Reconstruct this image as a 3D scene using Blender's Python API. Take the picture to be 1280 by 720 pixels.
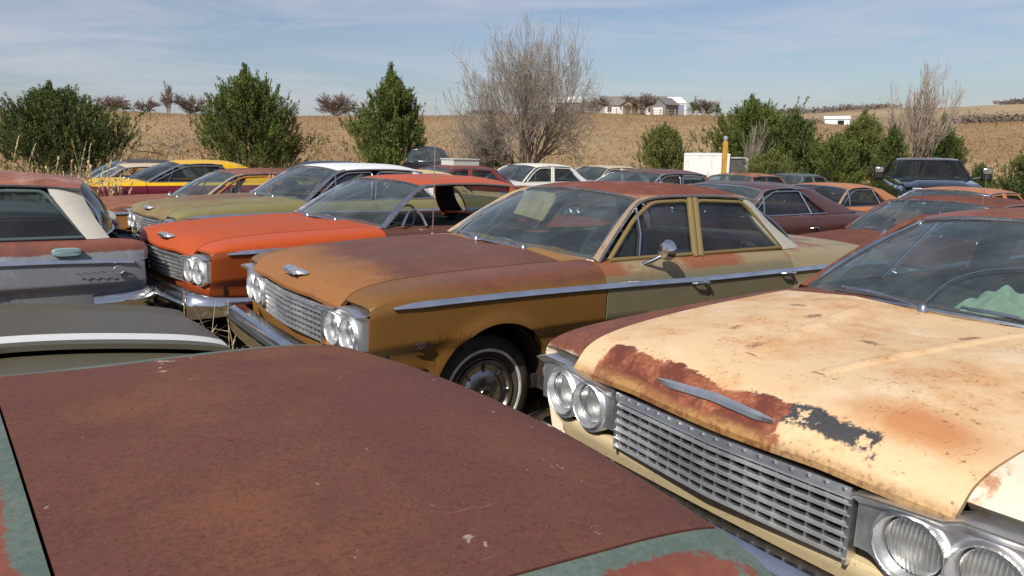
import bpy, math, random
import numpy as np
from mathutils import Matrix, Vector

random.seed(7)
RNG = np.random.default_rng(11)
for _o in list(bpy.data.objects):
    bpy.data.objects.remove(_o)
scene = bpy.context.scene
COL = scene.collection

# ------------------------------------------------------------------ camera, sky, sun, exposure
CAM_H = 1.66
F_PX = 905.0                 # focal length in pixels of a 1280 px wide picture
PITCH = math.atan((360 - 172) / F_PX)
cam_d = bpy.data.cameras.new('camera')
cam_d.sensor_width = 36.0
cam_d.lens = 36.0 * F_PX / 1280.0
cam_d.clip_start = 0.05
cam_d.clip_end = 9000
cam = bpy.data.objects.new('camera', cam_d)
COL.objects.link(cam)
cam.location = (0, 0, CAM_H)
cam.rotation_euler = (math.pi / 2 - PITCH, 0, 0)
scene.camera = cam

SUN_AZ = math.radians(209)   # clockwise from +Y: behind the camera and to its left
SUN_EL = math.radians(43)
world = bpy.data.worlds.new("World")
scene.world = world
world.use_nodes = True
wt = world.node_tree
wt.nodes.clear()
w_out = wt.nodes.new('ShaderNodeOutputWorld')
w_bg = wt.nodes.new('ShaderNodeBackground')
w_bg.inputs[1].default_value = 0.085
w_sky = wt.nodes.new('ShaderNodeTexSky')
w_sky.sky_type = 'NISHITA'
w_sky.sun_disc = False
w_sky.sun_elevation = SUN_EL
w_sky.sun_rotation = SUN_AZ
w_sky.altitude = 400
w_sky.air_density = 1.0
w_sky.dust_density = 1.6
w_sky.ozone_density = 3.2
# thin cirrus veil: noise on the sky direction
w_tc = wt.nodes.new('ShaderNodeTexCoord')
w_map = wt.nodes.new('ShaderNodeMapping')
w_map.inputs['Scale'].default_value = (1.2, 2.6, 11.0)
w_map.inputs['Rotation'].default_value = (0.06, 0.05, 0.5)
w_n = wt.nodes.new('ShaderNodeTexNoise')
w_n.inputs['Scale'].default_value = 2.2
w_n.inputs['Detail'].default_value = 7
w_n.inputs['Roughness'].default_value = 0.6
w_n.inputs['Distortion'].default_value = 0.6
w_mr = wt.nodes.new('ShaderNodeMapRange')
w_mr.inputs['From Min'].default_value = 0.42
w_mr.inputs['To Min'].default_value = 0.15
w_mr.inputs['From Max'].default_value = 0.80
w_mr.inputs['To Max'].default_value = 0.85
w_mix = wt.nodes.new('ShaderNodeMix')
w_mix.data_type = 'RGBA'
w_mix.inputs[7].default_value = (6.5, 6.4, 7.3, 1)
wl = wt.links
wl.new(w_tc.outputs['Generated'], w_map.inputs['Vector'])
wl.new(w_map.outputs[0], w_n.inputs['Vector'])
wl.new(w_n.outputs['Fac'], w_mr.inputs['Value'])
wl.new(w_mr.outputs[0], w_mix.inputs[0])
wl.new(w_sky.outputs[0], w_mix.inputs[6])
wl.new(w_mix.outputs[2], w_bg.inputs[0])
wl.new(w_bg.outputs[0], w_out.inputs[0])

sun_d = bpy.data.lights.new('sun', 'SUN')
sun_d.energy = 4.0
sun_d.angle = math.radians(0.53)
sun_d.color = (1.0, 0.94, 0.85)
sun = bpy.data.objects.new('sun', sun_d)
COL.objects.link(sun)
_sv = Vector((math.sin(SUN_AZ) * math.cos(SUN_EL), math.cos(SUN_AZ) * math.cos(SUN_EL), math.sin(SUN_EL)))
sun.rotation_euler = _sv.to_track_quat('Z', 'Y').to_euler()
sun.location = (-6, -8, 14)

scene.view_settings.view_transform = 'Standard'
scene.view_settings.look = 'None'
scene.view_settings.exposure = 0.18
scene.view_settings.gamma = 1.0
scene.render.engine = 'CYCLES'
scene.cycles.max_bounces = 10
scene.cycles.transparent_max_bounces = 24
scene.cycles.glossy_bounces = 4
scene.cycles.caustics_reflective = False
scene.cycles.caustics_refractive = False
scene.cycles.use_denoising = True


# ------------------------------------------------------------------ helpers: tags and meshes
def tag(o, label=None, cat=None, group=None, kind=None):
    if label: o['label'] = label
    if cat: o['category'] = cat
    if group: o['group'] = group
    if kind: o['kind'] = kind
    return o


def empty(name, loc=(0, 0, 0), matrix=None):
    o = bpy.data.objects.new(name, None)
    o.empty_display_size = 0.2
    COL.objects.link(o)
    if matrix is not None:
        o.matrix_world = matrix
    else:
        o.location = loc
    return o


class MB:
    """collects vertices and faces; build() links them as ONE mesh object"""
    def __init__(self):
        self.v = []; self.f = []; self.n = 0; self.mi = []

    def add(self, verts, faces, mi=0):
        verts = np.asarray(verts, float).reshape(-1, 3)
        b = self.n
        self.v.append(verts)
        self.f.extend([tuple(int(i) + b for i in f) for f in faces])
        self.mi.extend([mi] * len(faces))
        self.n += len(verts)

    def grid(self, G, mi=0, closed_u=False, flip=False):
        nu, nv = G.shape[:2]
        idx = np.arange(nu * nv).reshape(nu, nv)
        fs = []
        for i in range(nu if closed_u else nu - 1):
            a = idx[i]; b = idx[(i + 1) % nu]
            for j in range(nv - 1):
                q = (a[j], b[j], b[j + 1], a[j + 1])
                fs.append(q[::-1] if flip else q)
        self.add(G.reshape(-1, 3), fs, mi)

    def box(self, x0, x1, y0, y1, z0, z1, mi=0):
        v = [(x, y, z) for x in (x0, x1) for y in (y0, y1) for z in (z0, z1)]
        self.add(v, [(0, 1, 3, 2), (4, 6, 7, 5), (0, 4, 5, 1), (2, 3, 7, 6), (0, 2, 6, 4), (1, 5, 7, 3)], mi)

    def hexa(self, p, mi=0):
        """eight corners: 4 of the bottom in order, then 4 of the top"""
        self.add(p, [(3, 2, 1, 0), (4, 5, 6, 7), (0, 1, 5, 4), (1, 2, 6, 5), (2, 3, 7, 6), (3, 0, 4, 7)], mi)

    def tube(self, path, r, n=8, caps=True, mi=0):
        path = np.asarray(path, float)
        r = np.broadcast_to(np.asarray(r, float), (len(path),))
        T = np.gradient(path, axis=0); T /= np.linalg.norm(T, axis=1)[:, None] + 1e-12
        up = np.array([0, 0, 1.0]) if abs(T[0][2]) < 0.9 else np.array([1.0, 0, 0])
        a = np.linspace(0, 2 * np.pi, n, endpoint=False)
        R = []
        for p, t, rr in zip(path, T, r):
            x = np.cross(up, t); x /= np.linalg.norm(x) + 1e-12
            y = np.cross(t, x)
            up = y
            R.append(p + rr * (np.cos(a)[:, None] * x + np.sin(a)[:, None] * y))
        R = np.array(R)
        m = len(path); fs = []
        for i in range(m - 1):
            for j in range(n):
                k = (j + 1) % n
                fs.append((i * n + j, i * n + k, (i + 1) * n + k, (i + 1) * n + j))
        if caps:
            fs.append(tuple(range(n))[::-1]); fs.append(tuple((m - 1) * n + j for j in range(n)))
        self.add(R.reshape(-1, 3), fs, mi)

    def sweep(self, path, A, B, prof, caps=True, mi=0):
        """profile points (a,b) along per-point axes A and B; closed profile"""
        path = np.asarray(path, float)
        A = np.broadcast_to(np.asarray(A, float), path.shape); B = np.broadcast_to(np.asarray(B, float), path.shape)
        prof = np.asarray(prof, float); n = len(prof); m = len(path)
        V = path[:, None, :] + prof[None, :, :1] * A[:, None, :] + prof[None, :, 1:2] * B[:, None, :]
        fs = []
        for i in range(m - 1):
            for j in range(n):
                k = (j + 1) % n
                fs.append((i * n + j, i * n + k, (i + 1) * n + k, (i + 1) * n + j))
        if caps:
            fs.append(tuple(range(n))[::-1]); fs.append(tuple((m - 1) * n + j for j in range(n)))
        self.add(V.reshape(-1, 3), fs, mi)

    def lathe(self, prof, c, axis='y', n=32, mi=0):
        """profile (r, t): radius and distance along the axis through c"""
        prof = np.asarray(prof, float)
        a = np.linspace(0, 2 * np.pi, n, endpoint=False)
        r, t = prof[:, 0], prof[:, 1]
        ca, sa = np.cos(a), np.sin(a)
        G = np.zeros((n, len(prof), 3))
        i0, i1, i2 = {'y': (0, 2, 1), 'x': (1, 2, 0), 'z': (0, 1, 2)}[axis]
        G[..., i0] = ca[:, None] * r; G[..., i1] = sa[:, None] * r; G[..., i2] = t
        self.grid(G + np.asarray(c, float), mi, closed_u=True)

    def build(self, name, mat, parent=None, smooth=True, angle=38, recalc=True, label=None):
        me = bpy.data.meshes.new(name)
        V = np.concatenate(self.v) if self.v else np.zeros((0, 3))
        me.from_pydata(V.tolist(), [], self.f)
        mats = mat if isinstance(mat, (list, tuple)) else [mat]
        for m in mats:
            me.materials.append(m)
        if len(mats) > 1:
            me.polygons.foreach_set('material_index', self.mi)
        if recalc:
            import bmesh
            bm = bmesh.new(); bm.from_mesh(me)
            bmesh.ops.recalc_face_normals(bm, faces=bm.faces)
            bm.to_mesh(me); bm.free()
        if smooth:
            me.shade_smooth()
            if angle:
                me.set_sharp_from_angle(angle=math.radians(angle))
        me.update()
        o = bpy.data.objects.new(name, me)
        COL.objects.link(o)
        if parent is not None:
            o.parent = parent
        if label:
            o['label'] = label
        return o


# ------------------------------------------------------------------ helpers: node expressions
class X:
    T = None

    def __init__(self, s): self.s = s
    @staticmethod
    def math(op, *a):
        n = X.T.nodes.new('ShaderNodeMath'); n.operation = op
        for i, q in enumerate(a):
            if isinstance(q, X): X.T.links.new(q.s, n.inputs[i])
            else: n.inputs[i].default_value = q
        return X(n.outputs[0])
    def __add__(s, o): return X.math('ADD', s, o)
    __radd__ = __add__
    def __sub__(s, o): return X.math('SUBTRACT', s, o)
    def __rsub__(s, o): return X.math('SUBTRACT', o, s)
    def __mul__(s, o): return X.math('MULTIPLY', s, o)
    __rmul__ = __mul__
    def abs(s): return X.math('ABSOLUTE', s)
    def max(s, o): return X.math('MAXIMUM', s, o)
    def min(s, o): return X.math('MINIMUM', s, o)


def sstep(x, lo, hi, a=0.0, b=1.0):
    n = X.T.nodes.new('ShaderNodeMapRange'); n.interpolation_type = 'SMOOTHSTEP'
    if isinstance(x, X): X.T.links.new(x.s, n.inputs[0])
    for i, q in ((1, lo), (2, hi), (3, a), (4, b)):
        n.inputs[i].default_value = q
    return X(n.outputs[0])


def mixc(f, a, b):
    n = X.T.nodes.new('ShaderNodeMix'); n.data_type = 'RGBA'
    for i, q in ((0, f), (6, a), (7, b)):
        if isinstance(q, X): X.T.links.new(q.s, n.inputs[i])
        elif i == 0: n.inputs[i].default_value = q
        else: n.inputs[i].default_value = (*q, 1)
    return X(n.outputs[2])


class Ctx:
    """object-space coordinates and noises; car parts all share their car's frame"""
    def __init__(c, seed=0.0):
        tc = X.T.nodes.new('ShaderNodeTexCoord')
        c.vec = tc.outputs['Object']
        sp = X.T.nodes.new('ShaderNodeSeparateXYZ')
        X.T.links.new(c.vec, sp.inputs[0])
        c.x, c.y, c.z = (X(sp.outputs[i]) for i in range(3))
        c.seed = seed

    def noise(c, scale, detail=4, rough=0.55, dist=0.0, off=0.0, stretch=None):
        mp = X.T.nodes.new('ShaderNodeMapping')
        mp.inputs['Location'].default_value = (c.seed + off, c.seed * 1.7 + off, off)
        if stretch: mp.inputs['Scale'].default_value = stretch
        X.T.links.new(c.vec, mp.inputs['Vector'])
        n = X.T.nodes.new('ShaderNodeTexNoise')
        n.inputs['Scale'].default_value = scale; n.inputs['Detail'].default_value = detail
        n.inputs['Roughness'].default_value = rough; n.inputs['Distortion'].default_value = dist
        X.T.links.new(mp.outputs[0], n.inputs['Vector'])
        return X(n.outputs['Fac'])

    def box(c, x0, x1, y0, y1, soft, wob=None):
        """soft rectangle in the car's plan"""
        x = c.x if wob is None else c.x + wob
        y = c.y if wob is None else c.y + wob
        return sstep(x, x0 - soft, x0 + soft) * sstep(x, x1 - soft, x1 + soft, 1, 0) * \
            sstep(y, y0 - soft, y0 + soft) * sstep(y, y1 - soft, y1 + soft, 1, 0)


_mats = {}


def material(name, fn=None, seed=0.0, rough=0.5, metal=0.0, spec=0.5, bump=0.0, bump_dist=0.002, coat=0.0):
    if name in _mats: return _mats[name]
    m = bpy.data.materials.new(name); m.use_nodes = True
    nt = m.node_tree; nt.nodes.clear(); X.T = nt
    out = nt.nodes.new('ShaderNodeOutputMaterial')
    p = nt.nodes.new('ShaderNodeBsdfPrincipled')
    nt.links.new(p.outputs[0], out.inputs[0])
    p.inputs['Metallic'].default_value = metal
    p.inputs['Specular IOR Level'].default_value = spec
    p.inputs['Roughness'].default_value = rough
    p.inputs['Coat Weight'].default_value = coat
    r = fn(Ctx(seed)) if callable(fn) else fn
    if not isinstance(r, dict): r = {'col': r}
    for key, inp in (('col', 'Base Color'), ('rough', 'Roughness'), ('metal', 'Metallic'), ('coat', 'Coat Weight'), ('emit', 'Emission Color')):
        q = r.get(key)
        if q is None: continue
        if isinstance(q, X): nt.links.new(q.s, p.inputs[inp])
        elif isinstance(q, tuple): p.inputs[inp].default_value = (*q, 1)
        else: p.inputs[inp].default_value = q
    if isinstance(r.get('bump'), X) and bump > 0:
        b = nt.nodes.new('ShaderNodeBump'); b.inputs['Strength'].default_value = bump
        b.inputs['Distance'].default_value = bump_dist
        nt.links.new(r['bump'].s, b.inputs['Height']); nt.links.new(b.outputs[0], p.inputs['Normal'])
    _mats[name] = m
    return m


def glass(name, tint=(0.72, 0.78, 0.78), dust=0.10, dcol=(0.42, 0.42, 0.40), rough=0.02):
    """thin pane: clear body, mirror at grazing angles, a film of dust"""
    if name in _mats: return _mats[name]
    m = bpy.data.materials.new(name); m.use_nodes = True
    nt = m.node_tree; nt.nodes.clear(); X.T = nt; L = nt.links
    out = nt.nodes.new('ShaderNodeOutputMaterial')
    tr = nt.nodes.new('ShaderNodeBsdfTransparent'); tr.inputs[0].default_value = (*tint, 1)
    gl = nt.nodes.new('ShaderNodeBsdfGlossy'); gl.inputs['Roughness'].default_value = rough
    df = nt.nodes.new('ShaderNodeBsdfDiffuse'); df.inputs[0].default_value = (*dcol, 1)
    fr = nt.nodes.new('ShaderNodeFresnel'); fr.inputs[0].default_value = 1.6
    geo = nt.nodes.new('ShaderNodeNewGeometry')
    c = Ctx(3.0)
    d = sstep(c.noise(3.0, 6, 0.6), 0.3, 0.75, dust * 0.55, dust * 1.5) + sstep(c.noise(40, 2, 0.5), 0.62, 0.8, 0, dust * 0.4)
    m1 = nt.nodes.new('ShaderNodeMixShader'); m2 = nt.nodes.new('ShaderNodeMixShader')
    f = X(fr.outputs[0])
    # the pane has two faces, but a sheet hit from behind must not read as total reflection
    bf = X(geo.outputs['Backfacing'])
    fac = (f * (1 - bf) + 0.06 * bf)
    L.new(fac.s, m1.inputs[0]); L.new(tr.outputs[0], m1.inputs[1]); L.new(gl.outputs[0], m1.inputs[2])
    L.new(d.s, m2.inputs[0]); L.new(m1.outputs[0], m2.inputs[1]); L.new(df.outputs[0], m2.inputs[2])
    L.new(m2.outputs[0], out.inputs[0])
    _mats[name] = m
    return m


# ------------------------------------------------------------------ shared materials
def chrome(name, seed=0, pit=0.5, tone=(0.62, 0.63, 0.65), rough=0.14):
    def fn(c):
        n = c.noise(14, 6, 0.65); k = c.noise(90, 3, 0.6, off=4)
        rust = sstep(n * 0.6 + k * 0.4, 0.60 - 0.08 * pit, 0.72, 0, pit)
        col = mixc(rust, mixc(sstep(c.noise(5, 5), 0.3, 0.7), tone, tuple(t * 0.78 for t in tone)), (0.23, 0.13, 0.07))
        return dict(col=col, metal=sstep(rust, 0, 1, 1.0, 0.15), rough=sstep(n + rust, 0.3, 1.4, rough, rough + 0.4), bump=k)
    return material(name, fn, seed, bump=0.06, bump_dist=0.001)


CHROME = chrome('chrome_aged', 1, 0.25, tone=(0.72, 0.73, 0.75))
CHROME_B = chrome('chrome_pitted', 5, 0.55, tone=(0.60, 0.61, 0.64), rough=0.2)
ALU = chrome('anodised_aluminium', 9, 0.22, tone=(0.86, 0.86, 0.85), rough=0.36)
BEZEL = chrome('bezel_aluminium', 10, 0.10, tone=(0.86, 0.87, 0.88), rough=0.40)
TRIMM = chrome('side_trim_metal', 12, 0.10, tone=(0.78, 0.80, 0.83), rough=0.24)
BLACK = material('black_void', (0.012, 0.012, 0.012), rough=0.9)
SEAL = material('black_rubber_seal', (0.02, 0.02, 0.021), rough=0.7)
RUBBER = material('tyre_rubber', lambda c: dict(col=mixc(sstep(c.noise(6, 5), 0.35, 0.7), (0.022, 0.021, 0.02), (0.075, 0.065, 0.052)), bump=c.noise(60, 3)), rough=0.85, bump=0.15)
WHITEWALL = material('whitewall_band', lambda c: mixc(sstep(c.noise(9, 5), 0.4, 0.75), (0.70, 0.68, 0.62), (0.40, 0.36, 0.29)), rough=0.7)
GLASS = glass('dusty_window_glass', tint=(0.40, 0.46, 0.48), dust=0.05, dcol=(0.35, 0.36, 0.36))
GLASS_DARK = glass('dark_dusty_glass', tint=(0.30, 0.37, 0.39), dust=0.045, dcol=(0.30, 0.32, 0.33))
GLASS_CLEAR = glass('windscreen_glass', tint=(0.60, 0.70, 0.72), dust=0.105, dcol=(0.36, 0.45, 0.48))


def lens_mat():
    m = bpy.data.materials.new('sealed_beam_glass'); m.use_nodes = True
    nt = m.node_tree; nt.nodes.clear(); X.T = nt; L = nt.links
    out = nt.nodes.new('ShaderNodeOutputMaterial')
    tr = nt.nodes.new('ShaderNodeBsdfTransparent'); tr.inputs[0].default_value = (0.93, 0.94, 0.93, 1)
    gl = nt.nodes.new('ShaderNodeBsdfGlossy'); gl.inputs['Roughness'].default_value = 0.08
    df = nt.nodes.new('ShaderNodeBsdfDiffuse'); df.inputs[0].default_value = (0.70, 0.69, 0.63, 1)
    c = Ctx()
    w = nt.nodes.new('ShaderNodeTexWave'); w.bands_direction = 'Y'; w.inputs['Scale'].default_value = 28
    w.inputs['Distortion'].default_value = 0.4
    L.new(c.vec, w.inputs['Vector'])
    w2 = nt.nodes.new('ShaderNodeTexWave'); w2.bands_direction = 'Z'; w2.inputs['Scale'].default_value = 7
    L.new(c.vec, w2.inputs['Vector'])
    b = nt.nodes.new('ShaderNodeBump'); b.inputs['Strength'].default_value = 0.8; b.inputs['Distance'].default_value = 0.004
    h = X(w.outputs['Fac']) + X(w2.outputs['Fac']) * 0.6
    L.new(h.s, b.inputs['Height'])
    L.new(b.outputs[0], gl.inputs['Normal']); L.new(b.outputs[0], df.inputs['Normal'])
    fl = sstep(X(w.outputs['Fac']), 0.55, 0.95, 0.05, 0.20) + sstep(c.noise(20, 4), 0.45, 0.75, 0, 0.22)
    m1 = nt.nodes.new('ShaderNodeMixShader'); m2 = nt.nodes.new('ShaderNodeMixShader')
    L.new(fl.s, m1.inputs[0]); L.new(tr.outputs[0], m1.inputs[1]); L.new(df.outputs[0], m1.inputs[2])
    m2.inputs[0].default_value = 0.2
    L.new(m1.outputs[0], m2.inputs[1]); L.new(gl.outputs[0], m2.inputs[2])
    L.new(m2.outputs[0], out.inputs[0])
    return m


LENS = lens_mat()
REFLECTOR = material('lamp_reflector', (0.80, 0.79, 0.74), rough=0.16, metal=1.0)
AMBER = material('amber_lens', (0.45, 0.16, 0.02), rough=0.25)
REDLENS = material('red_lens', (0.35, 0.015, 0.015), rough=0.2)


# ------------------------------------------------------------------ the terrain
# (nose X, nose Y, heading of the tail, height offset): the lot is uneven and each car stands at its own height
POSE = dict(
    gold=(-1.388, 4.002, 0.634, 0.046, 0.014), cream=(0.52, 2.026, 0.603, 0.016, 0.013), orange=(-3.00, 5.86, 0.735, 0.005, 0.015),
    green=(-4.36, 8.35, 0.72, 0.02, 0.0), copper=(-6.3, 10.0, 0.634, -0.12, 0.0), yellow=(-8.43, 12.77, 0.631, -0.005, 0.0),
    coupe=(0.95, 8.5, 0.62, -0.05, 0.0), rear_rust=(3.3, 7.5, 0.60, -0.20, 0.0), pale=(-1.62, 17.4, 0.633, -0.046, 0.0),
    brown_roof=(0.473, 12.445, 0.624, -0.035, 0.0), tan=(4.0, 12.9, 0.583, -0.18, 0.0), apricot=(5.85, 11.55, 0.61, -0.22, 0.0),
    wagon=(-7.7, 3.43, 0.602, -0.005, 0.008), trunk=(-4.165, -1.33, 0.68, 0.036, 0.0), stripe=(-5.74, 0.40, 0.66, -0.14, 0.0),
    faded=(-8.95, 5.35, 0.618, -0.03, 0.0), bone=(0.6, 20.6, 0.63, -0.10, 0.0), maroon=(-3.6, 15.6, 0.63, -0.10, 0.0),
    butter=(-4.4, 12.9, 0.63, -0.16, 0.0), navy=(-6.7, 16.2, 0.63, -0.08, 0.0), rustblack=(3.9, 17.8, 0.62, -0.18, 0.0),
    slate=(7.0, 22.4, 0.62, -0.25, 0.0), husk=(-11.9, 17.4, 0.62, -0.16, 0.0), ivory=(-10.5, 14.9, 0.62, -0.20, 0.0),
    utility=(-3.0, 26.5, 1.72, -0.12, 0.0))
PICKUP_POSE = (10.3, 17.4, math.radians(69), -0.36)


def sm(x, a, b):
    t = np.clip((np.asarray(x, float) - a) / (b - a), 0, 1)
    return t * t * (3 - 2 * t)


_pc = []
for _k, _q in POSE.items():
    for _s in (1.0, 4.2):
        _pc.append((_q[0] + _s * math.cos(_q[2]), _q[1] + _s * math.sin(_q[2]), _q[3]))
for _s in (1.0, 5.0):
    _pc.append((PICKUP_POSE[0] + _s * math.cos(PICKUP_POSE[2]), PICKUP_POSE[1] + _s * math.sin(PICKUP_POSE[2]), PICKUP_POSE[3]))
_pc = np.array(_pc)


def plane_z(x, y):
    x = np.asarray(x, float); y = np.asarray(y, float)
    return -.02 * (np.clip(y, -12, 24) - 4) - .022 * (np.clip(x, -22, 20) + 1.4)


def lot_z(x, y):
    x = np.asarray(x, float); y = np.asarray(y, float)
    num = np.zeros(np.broadcast(x, y).shape); den = np.full(num.shape, 0.08)
    for cx, cy, zo in _pc:
        w = np.exp(-((x - cx) ** 2 + (y - cy) ** 2) / (2 * 1.6 ** 2))
        num += w * zo; den += w
    return plane_z(x, y) + num / den


def ground_z(x, y):
    x = np.asarray(x, float); y = np.asarray(y, float)
    r = np.hypot(x, y); az = np.arctan2(x, y)
    e = 0.0285 - 0.013 * sm(az, 0.24, 0.46) + 0.0022 * np.sin(az * 9 + 1.0) + 0.001 * np.sin(az * 23)
    rr = np.minimum(r, 330)
    far = CAM_H + e * rr
    ridge = CAM_H + (0.0335 + 0.002 * np.sin(az * 14) + 0.001 * np.sin(az * 41 + 2)) * r
    t = sm(r, 24, 105)
    z = lot_z(x, y) * (1 - t) + far * t
    z = z - 6.0 * sm(r, 345, 700) 
    k = sm(r, 900, 2300) * sm(az, 0.15, 0.36) * sm(np.abs(az), 2.2, 1.6)
    z = z * (1 - k) + ridge * k
    z += 0.05 * np.sin(x * .35) * np.cos(y * .27) * sm(r, 26, 60)
    return z


def gz(x, y):
    return float(ground_z(np.array([x]), np.array([y]))[0])


def at_px(u, v_base, dist):
    """ground point seen at picture column u (1280 px wide), dist metres ahead"""
    x = (u - 640) / F_PX * dist
    for _ in range(3):
        z = gz(x, dist)
        x = (u - 640) / F_PX * (dist * math.cos(PITCH) - (z - CAM_H) * math.sin(PITCH))
    return x, dist, gz(x, dist)


def ground_fn(c):
    r = X.math('SQRT', c.x * c.x + c.y * c.y)
    n1 = c.noise(0.25, 5, 0.6, 0.4); n2 = c.noise(3.2, 6, 0.7, 0.3, off=3); n3 = c.noise(28, 4, 0.7, off=7)
    n4 = c.noise(0.018, 4, 0.55, off=11); n5 = c.noise(1.1, 5, 0.7, 0.5, off=21, stretch=(1, 0.35, 1))
    straw = mixc(sstep(n3 * 0.5 + n2 * 0.5, 0.34, 0.66), (0.135, 0.092, 0.045), (0.33, 0.245, 0.125))
    dirt = mixc(n3, (0.11, 0.078, 0.05), (0.20, 0.15, 0.10))
    lot = mixc(sstep(n2 + n1 * 0.6, 0.62, 0.92), straw, dirt)
    lot = mixc(sstep(n1 * 0.5 + n5 * 0.6, 0.58, 0.70), lot, (0.115, 0.125, 0.04))
    field = mixc(sstep(n5 * 0.6 + n2 * 0.4, 0.36, 0.64), (0.215, 0.132, 0.066), (0.37, 0.25, 0.132))
    field = mixc(sstep(n1, 0.40, 0.68, 0, 0.65), field, (0.26, 0.16, 0.078))
    field = mixc(sstep(n4, 0.46, 0.60, 0, 0.6), field, (0.42, 0.30, 0.165))
    fa = mixc(sstep(c.noise(0.006, 3, 0.5, off=5, stretch=(0.5, 1.6, 1)), 0.44, 0.56), (0.36, 0.27, 0.16), (0.25, 0.19, 0.115))
    col = mixc(sstep(r, 20, 32), lot, field)
    col = mixc(sstep(r, 300, 800), col, fa)
    return dict(col=col, bump=n3 * 0.4 + n2 * 0.6)


GROUND = material('dry_prairie_ground', ground_fn, rough=0.95, spec=0.15, bump=0.9, bump_dist=0.06)


def build_ground():
    mb = MB()
    na = 300
    # finer bearings ahead of the camera, coarse ones behind it
    u = np.linspace(-1, 1, na + 1)[:-1]
    az = np.pi * (0.35 * u + 0.65 * u ** 3)
    rad = np.concatenate([[0.05], np.geomspace(0.5, 5000, 150)])
    Rr, Az = np.meshgrid(rad, az)
    Xg, Yg = Rr * np.sin(Az), Rr * np.cos(Az)
    G = np.stack([Xg, Yg, ground_z(Xg, Yg)], -1)
    mb.grid(G, closed_u=True)
    o = mb.build('ground', GROUND, angle=None)
    tag(o, 'dry grass lot and brown prairie rising to the horizon', 'ground', kind='structure')


build_ground()


# ------------------------------------------------------------------ dry grass
GRASS_DRY = material('dry_grass_blades', lambda c: mixc(sstep(c.noise(1.3, 4, 0.7), 0.3, 0.7), mixc(sstep(c.noise(14, 2), 0.35, 0.65), (0.28, 0.185, 0.09), (0.44, 0.325, 0.18)), (0.25, 0.16, 0.08)), rough=0.8, spec=0.2)
GRASS_LOT = material('lot_grass_blades', lambda c: mixc(sstep(c.noise(1.7, 4, 0.7), 0.42, 0.58), mixc(sstep(c.noise(17, 2), 0.35, 0.65), (0.28, 0.21, 0.10), (0.50, 0.40, 0.22)), (0.15, 0.15, 0.05)), rough=0.8, spec=0.2)


def blades(name, pts, hgt, wid, mat, lean=0.5, per=3):
    """grass: a few bent triangular blades per point"""
    P = np.repeat(np.asarray(pts, float), per, axis=0)
    n = len(P)
    h = hgt * RNG.uniform(0.45, 1.25, n); a = RNG.uniform(0, 2 * np.pi, n); l = RNG.uniform(0.1, lean, n) * h
    w = wid * RNG.uniform(0.6, 1.4, n)
    d = np.stack([np.cos(a), np.sin(a), np.zeros(n)], -1)
    s = np.stack([-np.sin(a), np.cos(a), np.zeros(n)], -1)
    P = P + RNG.normal(0, 1, (n, 3)) * np.array([1, 1, 0]) * hgt * 0.25
    up = np.array([0, 0, 1.0])
    v0 = P - s * w[:, None]; v1 = P + s * w[:, None]
    mid = P + d * (l * 0.35)[:, None] + up * (h * 0.55)[:, None]
    v2 = mid + s * (w * 0.7)[:, None]; v3 = mid - s * (w * 0.7)[:, None]
    v4 = P + d * l[:, None] + up * h[:, None]
    V = np.stack([v0, v1, v2, v3, v4], 1).reshape(-1, 3)
    b = np.arange(n) * 5
    me = bpy.data.meshes.new(name)
    F = [tuple(q) for q in np.stack([b, b + 1, b + 2, b + 3], -1).tolist()] + [tuple(q) for q in np.stack([b + 3, b + 2, b + 4], -1).tolist()]
    me.from_pydata(V.tolist(), [], F)
    me.materials.append(mat)
    o = bpy.data.objects.new(name, me); COL.objects.link(o)
    return o


def scatter(n, x0, x1, y0, y1, keep=None):
    x = RNG.uniform(x0, x1, n); y = RNG.uniform(y0, y1, n)
    if keep is not None:
        k = keep(x, y); x, y = x[k], y[k]
    return np.stack([x, y, ground_z(x, y) - 0.005], -1)


tag(blades('lot_grass', scatter(9000, -9, 4, 2.0, 13, lambda x, y: np.sin(x * 2.1 + 1) * np.sin(y * 1.7) + RNG.normal(0, .6, x.shape) > -.2), 0.09, 0.004, GRASS_LOT),
    'short dry and greenish grass between the parked cars', 'grass', kind='stuff')
_n = 42000
_r = 24 + 95 * RNG.uniform(0, 1, _n) ** 1.6
_a = RNG.uniform(-0.75, 0.75, _n)
_x, _y = _r * np.sin(_a), _r * np.cos(_a)
tag(blades('prairie_grass', np.stack([_x, _y, ground_z(_x, _y) - .02], -1), 0.20, 0.022, GRASS_DRY, 1.3),
    'brown dry prairie grass covering the slope behind the cars', 'grass', kind='stuff')


# ------------------------------------------------------------------ the car builder
# local frame of every car: x runs from the nose (0) to the tail, y to the right-hand side, z up
def pchip(xs, ys, x):
    xs = np.asarray(xs, float); ys = np.asarray(ys, float); x = np.asarray(x, float)
    h = np.diff(xs); d = np.diff(ys) / h
    m = np.zeros_like(ys)
    for i in range(1, len(xs) - 1):
        if d[i - 1] * d[i] > 0:
            w1 = 2 * h[i] + h[i - 1]; w2 = h[i] + 2 * h[i - 1]
            m[i] = (w1 + w2) / (w1 / d[i - 1] + w2 / d[i])
    m[0], m[-1] = d[0], d[-1]
    k = np.clip(np.searchsorted(xs, x) - 1, 0, len(xs) - 2)
    t = (x - xs[k]) / h[k]
    t = np.clip(t, -0.2, 1.2)
    return ((2 * t**3 - 3 * t**2 + 1) * ys[k] + (t**3 - 2 * t**2 + t) * h[k] * m[k] +
            (-2 * t**3 + 3 * t**2) * ys[k + 1] + (t**3 - t**2) * h[k] * m[k + 1])


BOW = .03              # how far the nose is swept back at the corners
ST = [.09, .14, .24, .52, 1.0, 1.62, 2.7, 3.8, 4.4, 5.0, 5.2, 5.30]
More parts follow.
